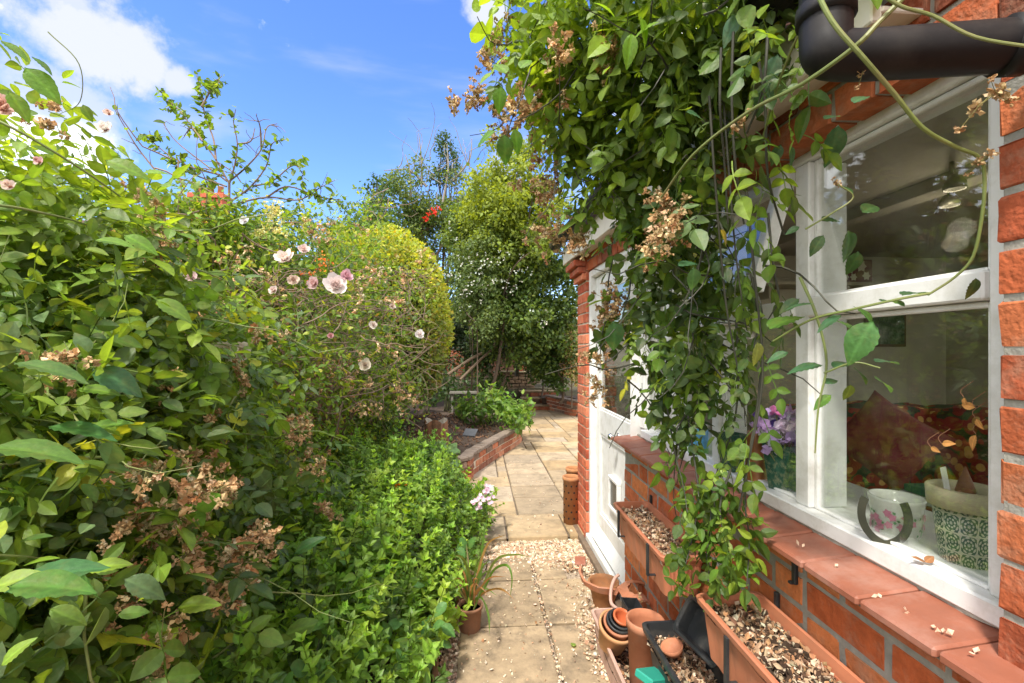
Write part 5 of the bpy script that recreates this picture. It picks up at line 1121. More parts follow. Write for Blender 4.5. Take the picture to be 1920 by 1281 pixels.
for k in range(430):      # the bare twiggy face
    u = rng.uniform(430, 800); v = rng.uniform(500, 760); d = np.interp(u, [430, 800], [2.55, 3.95])*rng.uniform(.93, 1.06)
    P = wander(D(u, v, d), (rng.normal(), rng.normal(0, .3), rng.normal(0, .5)-.1), rng.uniform(.15, .4), 7, .7); tube(mb, P, np.linspace(.0035, .0012, len(P)), 4, cap=False)
for k in range(120):
    c, r, w = lumps2[rng.integers(len(lumps2))]; P = wander(c+rng.normal(0, .2, 3), rng.normal(size=3), .5, 7, .7); tube(mb, P, np.linspace(.005, .0015, len(P)), 4, cap=False)
limb(mb, [D(490, 560, 2.9), D(530, 575, 2.9), D(550, 580, 2.88), D(555, 620, 2.9), D(565, 660, 2.95)], .006, .004, 6)
limb(mb, [D(550, 580, 2.88), D(580, 560, 3.0), D(640, 575, 3.2)], .005, .002, 6)
limb(mb, [D(560, 730, 2.9), D(620, 745, 3.1), D(700, 735, 3.5), D(730, 720, 3.8)], .005, .003, 6); limb(mb, [D(590, 765, 3.0), D(630, 775, 3.1), D(680, 750, 3.4)], .005, .002, 6)
mb.build('stems', M_TWIG, hedge)
mb = MB()
for k in range(9): P = wander((rng.uniform(-2.2, -1.2), rng.uniform(2.8, 4.6), .05), (rng.normal(0, .2), rng.normal(0, .3), 2), 1.8, 8, .4); tube(mb, P, np.linspace(.022, .008, len(P)), 7)
mb.build('stems', M_BARK, hedge)
P = [D(rng.uniform(280, 760), rng.uniform(430, 760), 1) for _ in range(1)]; P = []
for k in range(75):
    u = rng.uniform(250, 780); v = rng.uniform(420, 780); P.append(D(u, v, np.interp(u, [250, 780], [2.0, 3.7])*rng.uniform(.92, 1.02)))
for (u, v) in ((600, 690), (640, 690), (650, 715), (610, 665), (620, 700), (590, 705), (660, 700), (750, 740), (790, 480), (700, 520)): P.append(D(u, v, np.interp(u, [250, 780], [2.1, 3.7])))
dried(hedge, P, DRYF, .8)
for (u, v, d, r, colr, f) in ((630, 538, 2.6, .075, (.82, .74, .72), (.2, -.9, .35)), (648, 520, 2.62, .045, (.72, .45, .52), (.5, -.7, .4)), (592, 532, 2.6, .045, (.76, .56, .56), (-.4, -.9, .2)), (535, 488, 2.5, .06, (.84, .76, .70), (0, -.8, .6)), (550, 525, 2.5, .035, (.76, .62, .52), (.3, -.9, 0)), (685, 685, 3.2, .05, (.80, .74, .62), (.1, -.95, .2)), (785, 628, 3.6, .045, (.85, .82, .80), (.4, -.8, .3)), (460, 415, 2.6, .03, (.80, .82, .84), (0, -.9, .3)), (570, 470, 2.5, .035, (.8, .66, .62), (.2, -.8, .4)), (515, 545, 2.3, .03, (.8, .7, .66), (-.2, -.9, .3)), (360, 520, 2.0, .028, (.78, .6, .6), (.2, -.9, .2)), (700, 610, 3.3, .035, (.82, .76, .7), (.2, -.9, .2)), (620, 630, 2.8, .022, (.7, .4, .42), (.2, -.9, .2)), (735, 575, 3.6, .03, (.8, .7, .62), (.3, -.9, .2)), (200, 245, 2.0, .04, (.82, .8, .75), (0, -.9, .3))):
    rose_bloom(D(u, v, d), f, r, colr, (.55, .30, .28), hedge)
mb = MB()
for k in range(46):
    u, v = ((605, 490), (580, 515), (610, 500), (395, 560), (205, 640), (470, 250), (530, 300))[rng.integers(5)]; p = D(u+rng.normal(0, 8), v+rng.normal(0, 8), 2.75)
    mb.inst(*PETAL_T, frames(rng.normal(size=(3, 3)), rng.normal(size=(3, 3))), p+rng.normal(0, .004, (3, 3)), np.full(3, .012), pick([((.75, .16, .03), 2), ((.8, .3, .05), 1)], 3), None)
mb.build('orange_berries', M_PETAL, hedge)
# yellow flowered spray
mb = MB()
for k in range(90):
    u, v = ((515, 390), (520, 430), (490, 440), (505, 410))[rng.integers(4)]; p = D(u+rng.normal(0, 9), v+rng.normal(0, 9), 3.0); mb.inst(*PETAL_T, frames(rng.normal(size=(4, 3)), rng.normal(size=(4, 3))), p+rng.normal(0, .006, (4, 3)), np.full(4, .016), pick([((.75, .68, .22), 2), ((.7, .7, .4), 1)], 4), None)
mb.build('yellow_blossoms', M_PETAL, hedge)

# -- sparse sapling with bare branches ---------------------------------------
d0 = 3.1; sap = plant('sapling', D(425, 420, d0)*np.array((1, 1, 0))+np.array((0, 0, .1)), 'thin open tree with bare grey branches and small round leaves standing against the sky', 'tree')
mb = MB(); lf = MB(); g = D(425, 420, d0)
limb(mb, [(g[0], g[1], .08), (g[0]+.03, g[1], .9), tuple(D(420, 470, d0)), tuple(D(428, 400, d0)), tuple(D(430, 345, d0))], .016, .008, 8)
br = [([(430, 345), (405, 300), (380, 265), (350, 225), (330, 200), (300, 180)], 1, .9), ([(405, 300), (400, 260), (385, 220), (378, 180), (368, 140)], 1, 1.0), ([(378, 200), (392, 175), (405, 150), (415, 158)], 1, 1), ([(430, 345), (440, 310), (445, 270), (438, 230), (442, 205)], .6, .6), ([(430, 340), (460, 315), (490, 280), (500, 240), (520, 232)], .1, .1), ([(490, 280), (488, 240), (480, 215)], 0, 0),
      ([(430, 380), (470, 350), (500, 310), (510, 270), (535, 262)], .8, .8), ([(470, 350), (510, 340), (550, 310), (570, 330)], .8, .9), ([(430, 385), (500, 370), (560, 375), (600, 352), (628, 338)], .3, .3), ([(500, 370), (540, 350), (600, 370), (640, 375)], .8, .9), ([(425, 340), (380, 305), (330, 265), (305, 230)], .1, .1), ([(425, 350), (370, 330), (330, 310), (310, 285)], .7, .9), ([(420, 330), (350, 310), (290, 270), (280, 245)], .8, .8), ([(300, 330), (260, 280), (235, 240), (212, 200)], .15, .15), ([(380, 265), (360, 240), (345, 255)], .3, .5), ([(445, 270), (470, 265), (478, 240)], 0, 0)]
for P, den, _ in br:
    dd = d0+rng.uniform(-.25, .25); pts3 = [D(u, v, d0+(dd-d0)*i/len(P)) for i, (u, v) in enumerate(P)]; Q = limb(mb, pts3, .0065, .0022, 6)
    for k in range(5):
        i = rng.integers(2, len(Q)-1); W = wander(Q[i], Q[i]-Q[i-2]+rng.normal(0, .03, 3), rng.uniform(.05, .14), 4, .5); tube(mb, W, np.linspace(.003, .0012, len(W)), 4)
        if den > .3: leaves_along(lf, W, T_LEAF, .040, .010, [(G_MID, 3), (G_DARK, 2), (G_BRIGHT, 1)])
    if den > 0: leaves_along(lf, Q[len(Q)//3:], T_LEAF, .042, .009/den, [(G_MID, 3), (G_DARK, 2), (G_BRIGHT, 1.5)], lumpj=.016)
mb.build('trunk', M_TWIG, sap); lf.build('foliage', M_LEAF, sap)

# -- clipped golden bush ------------------------------------------------------
yc = D(705, 600, 5.5); yew = plant('clipped_bush', (yc[0], yc[1]+.2, .2), 'rounded clipped evergreen with bright yellow green edges above the raised bed', 'bush')
mb = MB(); k = 44000; d = unit(rng.normal(size=(k, 3))); rx, ry, rz = .85, 1.0, 1.12
sup = (np.abs(d)**2.6).sum(1)**(-1/2.6); rad = sup*(1-.34*rng.random(k)**2)*(1+.03*np.sin(d[:, 0]*9+d[:, 2]*7)+.02*np.sin(d[:, 1]*15)+.015*rng.normal(size=k))
p = yc+np.array((0, .35, 0))+d*rad[:, None]*np.array((rx, ry, rz)); nr = unit(d*.9+rng.normal(0, .45, (k, 3))+np.array((0, 0, .3))); ax = unit(rng.normal(size=(k, 3))+d*1.2)
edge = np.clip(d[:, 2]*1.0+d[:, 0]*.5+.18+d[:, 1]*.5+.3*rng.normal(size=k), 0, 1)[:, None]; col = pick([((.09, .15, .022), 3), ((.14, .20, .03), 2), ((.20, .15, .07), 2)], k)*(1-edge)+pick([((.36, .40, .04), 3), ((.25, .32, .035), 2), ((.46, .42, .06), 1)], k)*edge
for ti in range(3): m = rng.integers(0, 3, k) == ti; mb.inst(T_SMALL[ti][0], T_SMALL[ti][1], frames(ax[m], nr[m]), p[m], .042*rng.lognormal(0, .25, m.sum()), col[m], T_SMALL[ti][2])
scatter_lumps(mb, [(yc+np.array((dx, .45, dz)), .5, 1) for dx in (-.3, .3) for dz in (-.5, 0, .5)], T_SMALL, .07, 500, [((.05, .07, .02), 1)])
mb.build('foliage', M_FARLEAF, yew)
mb = MB()
for k in range(60): d = unit(rng.normal(size=3)); P = wander(yc+np.array((0, .35, -.2)), d, 1.0, 6, .5); tube(mb, P, np.linspace(.015, .003, len(P)), 4, cap=False)
limb(mb, [(yc[0]-.1, yc[1]+.3, .15), (yc[0], yc[1]+.35, .8), (yc[0]+.05, yc[1]+.3, 1.4)], .07, .04, 8); mb.build('trunk', M_BARK, yew)

# -- background trees ---------------------------------------------------------
def crown(mb, cu, cv, dep, ru, rv, n, r, cols, size, dens, squash=.8, seed=0, filt=None, **kw):
    """lumps spread through an egg centred where pixel (cu,cv) lies at the real distance dep; ru, rv its half sizes in pixels there"""
    c = D(cu, cv, dep); A = ru/F*dep; B = rv/F*dep; ls = []
    for i in range(n):
        d = unit(rng.normal(size=3)); q = rng.random()**.4*rng.uniform(.72, 1.06); p = c+d*q*np.array((A, A*squash, B)); rr = r*rng.uniform(.45, 1.2)*(1.25-.45*q)
        if filt is None or filt(p): ls.append((p, (rr, rr, rr*.75), 1))
    scatter_lumps(mb, ls, T_SMALL, size, dens, cols, up=.8, shell=.5, **kw); return ls
def tree(label, cu, cv, dep, ru, rv, n, r, cols, size, dens, cat='tree', trunk_r=.09, name='tree', colf=None, limbs=8, squash=.8, base_z=.4, extra=None, trunk_u=None, shr=False):
    c = D(cu, cv, dep); t = plant(name, (c[0], c[1], base_z), label, cat); mb = MB(); ls = crown(mb, cu, cv, dep, ru, rv, n, r, cols, size, dens, colf=colf, squash=squash)
    if extra: extra(mb)
    mb.build('crown' if not shr else 'foliage', M_FARLEAF, t)
    mb = MB(); tb = np.array((c[0] if trunk_u is None else D(trunk_u, cv, dep)[0], c[1], base_z-.1)); mb_dark = 1; limb(mb, [tb, tb*.6+np.array((c[0], c[1], c[2]-rv/F*dep*.6))*.4+rng.normal(0, .05, 3), c], trunk_r, trunk_r*.4, 8)
    for i in range(limbs):
        l = ls[rng.integers(len(ls))][0]; s = tb+(c-tb)*rng.uniform(.3, .95); limb(mb, [s, (s+l)/2+rng.normal(0, .12, 3), l], trunk_r*.4, .008, 5)
    mb.build('trunk', M_BARK, t); return t
def golden_top(p, col):
    h = np.clip((p[:, 2]-2.4)/1.6, 0, 1)[:, None]*rng.random((len(p), 1))**.5; return col*(1-h)+np.array((.24, .29, .03))*h
tree('leafy tree with yellow green top rising behind the house corner', 965, 410, 8.6, 118, 175, 120, .36, [((.085, .145, .03), 3), ((.05, .09, .02), 2), ((.14, .20, .03), 2)], .078, 180, colf=golden_top, trunk_u=905, trunk_r=.04)
tree('bushy lower tree of dark shiny leaves beside the house corner', 985, 570, 9.2, 135, 135, 130, .36, [((.075, .125, .026), 3), ((.12, .18, .035), 2), ((.045, .08, .02), 1.5)], .080, 175, trunk_u=925, trunk_r=.022)
def whiteish(mb):
    pass
t = tree('loose grey green shrub dotted with white blossom behind the clipped bush', 895, 540, 8.1, 66, 125, 62, .26, [((.115, .165, .05), 3), ((.07, .11, .03), 2)], .055, 230, cat='shrub', name='blossom_shrub', trunk_r=.018, limbs=3, shr=True)
mb = MB()
for k in range(75):
    u, v = ((900, 500), (860, 520), (930, 490), (890, 560), (960, 520), (920, 530), (850, 480), (845, 440), (1010, 600))[rng.integers(9)]; p = D(u+rng.normal(0, 16), v+rng.normal(0, 12), 7.55)+rng.normal(0, .08, 3)
    mb.inst(*PETAL_T, frames(rng.normal(size=(3, 3)), rng.normal(size=(3, 3))+np.array((0, -1, 1))), p+rng.normal(0, .02, (3, 3)), np.full(3, .034), pick([((.46, .48, .42), 2), ((.36, .38, .30), 1)], 3), None)
o = mb.build('white_blossoms', M_PETAL, t); o['kind'] = 'stuff'
tw = tree('tall tree with bare grey twigs poking from its thin crown left of the golden one', 790, 400, 10.5, 110, 90, 70, .40, [((.09, .14, .035), 3), ((.14, .19, .04), 2), ((.055, .09, .02), 2)], .07, 150, trunk_r=.1, limbs=14)
mb = MB()
for k in range(38):
    u = rng.uniform(740, 900); P = wander(D(u, rng.uniform(300, 420), 10.3), (rng.normal(0, .4), rng.normal(0, .3), 1), rng.uniform(.5, 1.5), 8, .8); tube(mb, P, np.linspace(.011, .003, len(P)), 4, cap=False)
for pts_ in ([(790, 350), (790, 300), (785, 250)], [(800, 350), (770, 320), (745, 318), (720, 320)], [(770, 370), (768, 320), (760, 290)], [(850, 340), (880, 300), (885, 260)], [(830, 380), (840, 320), (838, 270)]): limb(mb, [D(u, v, 10.3) for u, v in pts_], .03, .008, 5)
o = mb.build('bare_twigs', mat('grey_twig', (.24, .21, .18), .9, var=.3), tw); o['kind'] = 'stuff'
mb = MB()
for (u, v) in ((812, 393), (820, 390), (816, 400), (800, 408), (806, 402), (797, 412)):
    for j in range(9): mb.inst(*PETAL_T, frames(rng.normal(size=(1, 3)), rng.normal(size=(1, 3))), (D(u, v, 9.4)+rng.normal(0, .025, 3))[None], np.array([.045]), np.array([[.75, .03, .01]]), None)
o = mb.build('red_blossoms', M_PETAL, tw); o['kind'] = 'stuff'
mb_ = None
tree('airy light green tree joining the grey green one to the golden topped one', 882, 440, 9.3, 62, 95, 60, .28, [((.10, .16, .03), 3), ((.07, .11, .025), 2), ((.17, .22, .03), 1)], .06, 200, trunk_r=.02)
tree('slim spire of small leaves tallest against the blue sky', 838, 300, 11.0, 30, 62, 20, .26, [((.05, .095, .03), 3), ((.035, .07, .02), 2)], .06, 170, trunk_r=.05)
tree('low sprig-like tree at the left end of the far tree line', 700, 345, 9.5, 34, 40, 9, .22, [((.05, .10, .03), 3), ((.04, .08, .02), 2)], .06, 130, trunk_r=.04)
tree('mid green shrub mass filling the gap left of the clipped bush top', 700, 430, 8.5, 85, 62, 34, .32, [((.055, .11, .025), 3), ((.04, .08, .02), 2), ((.12, .18, .03), 1)], .06, 200, cat='shrub', name='shrub', shr=True, trunk_r=.05)
tree('deep green laurel behind the retaining wall near the house corner', 1050, 650, 9.6, 60, 75, 40, .30, [((.045, .09, .022), 3), ((.07, .13, .025), 2)], .08, 230, cat='shrub', name='laurel', shr=True, trunk_r=.04)
tree('dark evergreen undergrowth behind the poles', 880, 630, 10.6, 90, 80, 48, .40, [((.018, .035, .012), 3), ((.03, .05, .02), 1)], .07, 190, cat='shrub', name='shrub', shr=True, trunk_r=.07)
tree('broad dark tree standing far behind the middle of the garden', 920, 540, 14.5, 170, 150, 90, .6, [((.025, .05, .015), 3), ((.045, .08, .02), 2)], .10, 130, trunk_r=.13)
tree('dark shrub in front of the far wall, right of the gate', 1000, 640, 12.5, 45, 60, 16, .4, [((.02, .045, .015), 3), ((.04, .08, .02), 2)], .09, 150, cat='shrub', name='shrub', shr=True, trunk_r=.05)
tree('pale variegated shrub with cream leaves growing against the house end', 1072, 660, 9.3, 20, 78, 26, .20, [((.10, .17, .05), 2), ((.50, .42, .28), 2), ((.30, .33, .12), 2), ((.45, .25, .15), .6)], .055, 380, cat='shrub', name='variegated_shrub', shr=True, trunk_r=.02, base_z=.35)
tree('wide dark hedge tree closing the left side behind the fence', 560, 520, 9.5, 190, 120, 46, .5, [((.03, .06, .018), 3), ((.055, .10, .025), 2)], .085, 130, trunk_r=.1)
tree('tall green tree behind the rose at the far left of the picture', 90, 520, 6.5, 240, 130, 36, .5, [((.05, .10, .025), 3), ((.08, .15, .03), 2)], .07, 130, trunk_r=.08)
tree('dark leafy shrub with low skirts standing over the gate', 940, 610, 12.0, 70, 60, 30, .4, [((.022, .042, .014), 3), ((.04, .07, .02), 1)], .08, 180, cat='shrub', name='shrub', shr=True, trunk_r=.05)
tree('dense tree beyond the house whose crown shows over the patio end', 1150, 480, 12.0, 110, 160, 40, .5, [((.03, .06, .018), 3), ((.055, .10, .025), 2)], .085, 120, trunk_r=.12)
tree('dark ferny shrub hanging over the leaning poles', 905, 655, 9.9, 50, 42, 26, .26, [((.03, .055, .015), 3), ((.055, .09, .022), 1.5)], .07, 200, cat='shrub', name='shrub', shr=True, trunk_r=.03, limbs=3)
tree('low green shrub at the right foot of the golden topped tree', 1015, 690, 10.9, 50, 28, 18, .26, [((.045, .09, .02), 3), ((.07, .12, .025), 2)], .07, 200, cat='shrub', name='shrub', shr=True, trunk_r=.03, limbs=3)
# black-stemmed small tree under the crown
mb = MB(); limb(mb, [D(968, 705, 10.8), D(975, 650, 10.8), D(968, 600, 10.7), D(985, 560, 10.6)], .05, .03, 7); mb.build('bare_stem', M_DARKSTEM, bpy.data.objects['laurel'])

# -- bed plants ---------------------------------------------------------------
def bush(label, spots, cols, size, dens, name='bed_plant', cat='plant', templ=T_LEAF, up=1.0, **kw):
    ls = [(D(u, v, d), r, 1) for (u, v, d, r) in spots]; c = ls[0][0]; t = plant(name, (c[0], c[1], max(.05, c[2]-.3)), label, cat); mb = MB(); scatter_lumps(mb, ls, templ, size, dens, cols, up=up, shell=.5, **kw); mb.build('foliage', M_LEAF, t)
    mb = MB()
    for (p, r, w) in ls:
        for k in range(6): a = p+rng.normal(0, .05, 3); a[2] = max(.05, p[2]-r*1.3); tube(mb, [a, (a+p)/2+rng.normal(0, .02, 3), p+rng.normal(0, r*.4, 3)], .004, 4, cap=False)
    mb.build('stems', M_CANE, t); return t
bush('bright green strappy clump spilling over the end of the raised bed wall', [(900, 770, 6.9, .26), (940, 755, 7.0, .26), (960, 775, 6.6, .24), (975, 785, 6.3, .20), (870, 765, 7.1, .22), (920, 745, 7.3, .24), (985, 760, 7.0, .16)], [((.10, .20, .03), 3), ((.16, .26, .05), 2), ((.05, .11, .02), 2)], .085, 230)
bush('dark ferny growth under the trees behind the bench', [(840, 720, 9.0, .4), (900, 710, 9.6, .4), (930, 720, 9.8, .35), (800, 730, 8.6, .4)], [((.03, .07, .02), 3), ((.06, .12, .03), 1)], .08, 150)
bush('low leafy growth beneath the clipped bush by the stump', [(730, 790, 4.6, .22), (690, 820, 4.5, .24), (655, 880, 4.0, .26), (740, 850, 4.7, .14)], [((.03, .08, .02), 3), ((.06, .13, .03), 2)], .05, 260)
# rhubarb-like plant: few very large lobed leaves
rh = plant('large_leaved_plant', GZ(810, 900, .1), 'pale green plant with a few big crinkled leaves in front of the bed wall', 'plant'); mb = MB(); st = MB()
def lobed(n=28, lobes=5):
    V = [(.0, 0, 0)]; 
    for i in range(n): a = -math.pi+2*math.pi*(i+.5)/n; r = (.5+.13*abs(math.sin(a*lobes/2))+.03*math.sin(a*13))*(1-.75*max(0, math.cos(a-math.pi))**6); V.append((r*math.cos(a), r*math.sin(a), .06*math.sin(a*5)-.12*r))
    W = [(.5*x, .5*y, z*.3+.04*(i % 2)) for i, (x, y, z) in enumerate(V[1:])]; V2 = V+W; Fc = [(0, n+1+i, n+1+(i+1) % n) for i in range(n)]+[(n+1+i, 1+i, 1+(i+1) % n, n+1+(i+1) % n) for i in range(n)]
    return np.array(V2), Fc, np.concatenate(([1.3], np.full(n, .95), np.where(np.arange(n) % 2, 1.15, .95)))
TLOB = lobed()
for (u, v, d, s) in ((825, 845, 4.0, .22), (775, 870, 4.0, .16), (800, 868, 3.9, .15), (838, 868, 3.85, .14), (815, 835, 4.2, .15)):
    p = D(u, v, d); mb.inst(TLOB[0], TLOB[1], frames(np.array([[.6, -.7, -.1]])+rng.normal(0, .2, (1, 3)), np.array([[.05, -.55, .8]])+rng.normal(0, .12, (1, 3))), p[None], np.array([s*1.35]), np.array([[.13, .24, .09]])*rng.uniform(.8, 1.1), TLOB[2]); b = GZ(808, 905, .1); tube(st, spline([b, (b+p)/2+np.array((0, 0, .04)), p], 3), .006, 6, (.3, .3, .1))
mb.build('leaf', M_LEAF, rh); st.build('stalks', M_CANE, rh)

# -- herbs filling the left bed ----------------------------------------------
def sprig(n=5, L=.12, leafs=.045, w=.30):
    V = []; Fc = []; cm = []; k = 0
    lv, lf, lc = leaflet(.22, .35, w, pts=[0, .8, 1.0, .7, .3, 0])
    for i in range(n):
        z = L*(i+.6)/n; s = leafs*(1-.12*i) if i < n-1 else leafs*.5
        for q in range(2 if i < n-1 else 4):
            a = i*90+q*(180 if i < n-1 else 90)+random.uniform(-15, 15); m = rotm('Z', a)@rotm('Y', -(10+i*9)+random.uniform(-12, 12)); V.append((lv*s*random.uniform(.85, 1.15))@m.T+np.array((0, 0, z))); cm.append(lc*(1+.06*i)); Fc += [tuple(j+k for j in f) for f in lf]; k += len(lv)
    S = [(.0016*math.cos(a), .0016*math.sin(a), z) for z in (-.08, L) for a in (0, 2.1, 4.2)]; Fc += [(k, k+1, k+4, k+3), (k+1, k+2, k+5, k+4), (k+2, k, k+3, k+5)]; V.append(np.array(S)); cm.append(np.full(6, .8))
    return np.concatenate(V), Fc, np.concatenate(cm)
SPR = [sprig(), sprig(4, .09, .05), sprig(6, .16, .04), sprig(5, .13, .048, .36)]
def herb_field(label, poly, height, n, cols, s=1.0, name='herbs', kind='stuff', lean=.35):
    """poly: corner points (x, y); height(x, y)"""
    poly = np.array(poly); lo, hi = poly.min(0), poly.max(0); P = []
    while len(P) < n:
        q = rng.uniform(lo, hi); c = False; j = len(poly)-1
        for i in range(len(poly)):
            if (poly[i][1] > q[1]) != (poly[j][1] > q[1]) and q[0] < (poly[j][0]-poly[i][0])*(q[1]-poly[i][1])/(poly[j][1]-poly[i][1])+poly[i][0]: c = not c
            j = i
        if c: P.append(q)
    P = np.array(P); z = np.array([height(*q) for q in P]); k = len(P); z = z*(rng.random(k)**.35)*rng.uniform(.85, 1.1, k)
    p = np.stack((P[:, 0], P[:, 1], z), 1); axz = unit(np.array((.25, -.25, 1.0))+rng.normal(0, lean, (k, 3))); side = unit(rng.normal(size=(k, 3))); side = unit(np.cross(axz, side)); fr = np.stack((side, np.cross(axz, side), axz), 1); mb = MB(); col = pick(cols, k); w = rng.integers(0, len(SPR), k)
    for t in range(len(SPR)):
        m = w == t; mb.inst(SPR[t][0], SPR[t][1], fr[m], p[m], s*rng.lognormal(0, .2, m.sum()), col[m], SPR[t][2])
    return mb.build(name, M_LEAF, tags=(label, 'herbs', None, kind))
HERB = [((.14, .25, .03), 4), ((.09, .17, .028), 3), ((.22, .34, .04), 2.5), ((.06, .11, .02), 1.5)]
hz_edge = lambda x, y: .10+.42*np.clip((np.interp(y, [.8, 1.6, 2.4, 3.3, 4.2], [-.26, -.20, -.12, .06, -.02])-x)/.30, .25, 1)*(1 if y > 1.7 else .85)+.04*math.sin(x*9+y*6)
herb_field('dense low green herbs with pointed leaves covering the bed beside the path', [(-.30, .7), (-.24, 1.6), (-.13, 2.3), (.02, 2.9), (.08, 3.5), (-.02, 4.1), (-.5, 4.5), (-1.5, 4.4), (-1.5, 2.2), (-1.2, 1.2), (-.8, .6)], hz_edge, 2700, HERB, s=1.18)
# heart-leaved seedlings and pale blossoms among herbs
mb = MB(); 
for (u, v, d) in ((820, 1160, 2.0), (790, 1170, 1.95), (760, 1110, 2.1), (700, 1060, 2.2), (735, 1205, 1.8), (690, 1150, 1.9), (800, 1215, 1.9), (650, 1215, 1.7), (860, 1020, 2.6), (530, 1250, 1.3)):
    for j in range(4): mb.inst(*(T_LEAF[1][:2]), frames(rng.normal(size=(1, 3))+np.array((.3, -.6, 0)), np.array([[.1, -.5, 1.0]])+rng.normal(0, .2, (1, 3))), (D(u, v, d)+rng.normal(0, .03, 3))[None], np.array([.075]), np.array([[.085, .20, .055]])*rng.uniform(.8, 1.1), T_LEAF[1][2])
mb.build('seedlings', M_LEAF, tags=('broad heart shaped leaves of bindweed standing above the herbs', 'weeds', None, 'stuff'))
def blossoms(label, spots, cols, n=7, s=.016, name='flower_cluster'):
    c = D(*spots[0]); mb = MB()
    for (u, v, d) in spots:
        c_ = D(u, v, d)
        for j in range(n):
            q = c_+rng.normal(0, .016, 3); kk = 5; col = pick(cols, 1, .08); th = np.arange(kk)*1.257; f = unit(np.array((.2, -1, .7))+rng.normal(0, .3, 3)); a = unit(np.cross(f, (0, 0, 1.))); b = np.cross(f, a); rad = np.cos(th)[:, None]*a+np.sin(th)[:, None]*b
            mb.inst(*PETAL_T, frames(rad+f*.2, f+rad*-.2), np.repeat(q[None], kk, 0), np.full(kk, s), np.repeat(col, kk, 0), None)
        tube(mb, [c_-np.array((0, 0, .12)), c_], .002, 4, (.1, .2, .05))
    return mb.build(name, M_PETAL, tags=(label, 'flowers'))
blossoms('cluster of pale pink phlox flowers by the white plant label', [(905, 922, 3.3), (900, 935, 3.25), (912, 940, 3.25), (893, 945, 3.2), (915, 915, 3.35)], [((.72, .50, .62), 2), ((.80, .66, .72), 2)])
blossoms('two vivid orange marigold flowers deep in the herb bed', [(742, 908, 3.3), (756, 905, 3.35)], [((.85, .22, .01), 1)], 5, .02)
blossoms('tiny mauve pink flowers near the bottom of the herb bed', [(790, 1250, 1.75), (802, 1235, 1.8), (745, 1255, 1.7)], [((.62, .25, .55), 1)], 2, .012)
# grass-leaved plant of the small pot
gpnt = plant('strappy_plant', (gp[0], gp[1]+.05, .12), 'arching strap leaved plant with reddish bases growing in the small clay pot', 'plant'); mb = MB()
def blade(mb, pts_, w, col):
    P = spline(pts_, 6); n = len(P); T = np.gradient(P, axis=0); side = unit(np.cross(T, (0.3, -1, .2))); ww = w*np.sin(np.linspace(.35, math.pi-.02, n))[:, None]; V = np.concatenate((P-side*ww, P+np.array((0, 0, -.15))*ww, P+side*ww)); Fc = [(i, i+1, n+i+1, n+i) for i in range(n-1)]+[(n+i, n+i+1, 2*n+i+1, 2*n+i) for i in range(n-1)]; mb.add(V, Fc, col)
b0 = np.array((gp[0], gp[1]+.05, .14))
for pts_ in ([(905, 1100, 2.35), (930, 1050, 2.35), (965, 1040, 2.35), (995, 1045, 2.3)], [(905, 1110, 2.35), (925, 1070, 2.3), (950, 1060, 2.25), (960, 1085, 2.2), (955, 1130, 2.2)], [(895, 1080, 2.35), (915, 1020, 2.4), (950, 1002, 2.4)], [(910, 1110, 2.3), (940, 1105, 2.2), (965, 1125, 2.15)], [(900, 1080, 2.4), (905, 1020, 2.45), (915, 960, 2.5)], [(885, 1100, 2.35), (870, 1050, 2.3), (850, 1040, 2.2)], [(900, 1120, 2.3), (915, 1150, 2.15), (918, 1190, 2.1)]):
    blade(mb, [b0+rng.normal(0, .012, 3)]+[D(*q) for q in pts_], .007, pick([((.10, .19, .03), 2), ((.17, .22, .05), 1), ((.30, .17, .06), .6)], 1)[0])
for k in range(26): e_ = b0+np.array((rng.normal(0, .09), rng.normal(0, .07), rng.uniform(.05, .28))); blade(mb, [b0+rng.normal(0, .015, 3), (b0+e_)/2+np.array((0, 0, .06)), e_], .0045, pick([((.09, .16, .03), 2), ((.32, .15, .06), 1), ((.25, .2, .1), 1)], 1)[0])
mb.build('foliage', M_LEAF, gpnt)

# -- climbing rose over the house eaves ---------------------------------------
vine = plant('rambling_rose', (.70, 1.35, .0), 'rambling rose hanging from the gutter in a thick curtain over the white window', 'climbing rose')
L3 = [((985, 50, 1.45), .15, .8), ((1080, 20, 1.35), .18, 1), ((1190, 30, 1.25), .2, 1.1), ((1300, 30, 1.15), .2, 1.1), ((1400, 0, 1.02), .11, 1.0), ((1040, 140, 1.45), .14, .9), ((1130, 150, 1.38), .18, 1.1), ((1240, 150, 1.25), .19, 1.1), ((1335, 130, 1.15), .10, .9), ((1080, 230, 1.45), .12, .9), ((1160, 260, 1.40), .16, 1.1), ((1260, 260, 1.28), .15, 1.1),
      ((1150, 350, 1.45), .13, 1), ((1230, 370, 1.38), .15, 1.1), ((1310, 330, 1.22), .11, .8), ((1190, 450, 1.50), .12, .9), ((1270, 460, 1.36), .13, 1.1), ((1335, 430, 1.22), .08, .7), ((1225, 540, 1.48), .11, 1), ((1300, 550, 1.36), .12, 1.1), ((1375, 500, 1.2), .06, .5), ((1240, 630, 1.47), .10, .9), ((1320, 640, 1.34), .11, 1.1), ((1270, 710, 1.42), .10, .9), ((1335, 720, 1.32), .09, .9), ((1280, 790, 1.4), .08, .9), ((1170, 600, 1.6), .08, .6), ((1200, 690, 1.55), .07, .6),
      ((1290, 100, 1.5), .3, .8), ((1010, 130, 1.4), .11, .8), ((1050, 230, 1.42), .10, .8), ((1070, 310, 1.5), .09, .6), ((1450, -70, 1.0), .22, .8), ((1150, -60, 1.3), .25, .8)]
lumps3 = [(D(*c), r, w) for c, r, w in L3]; mb = MB()
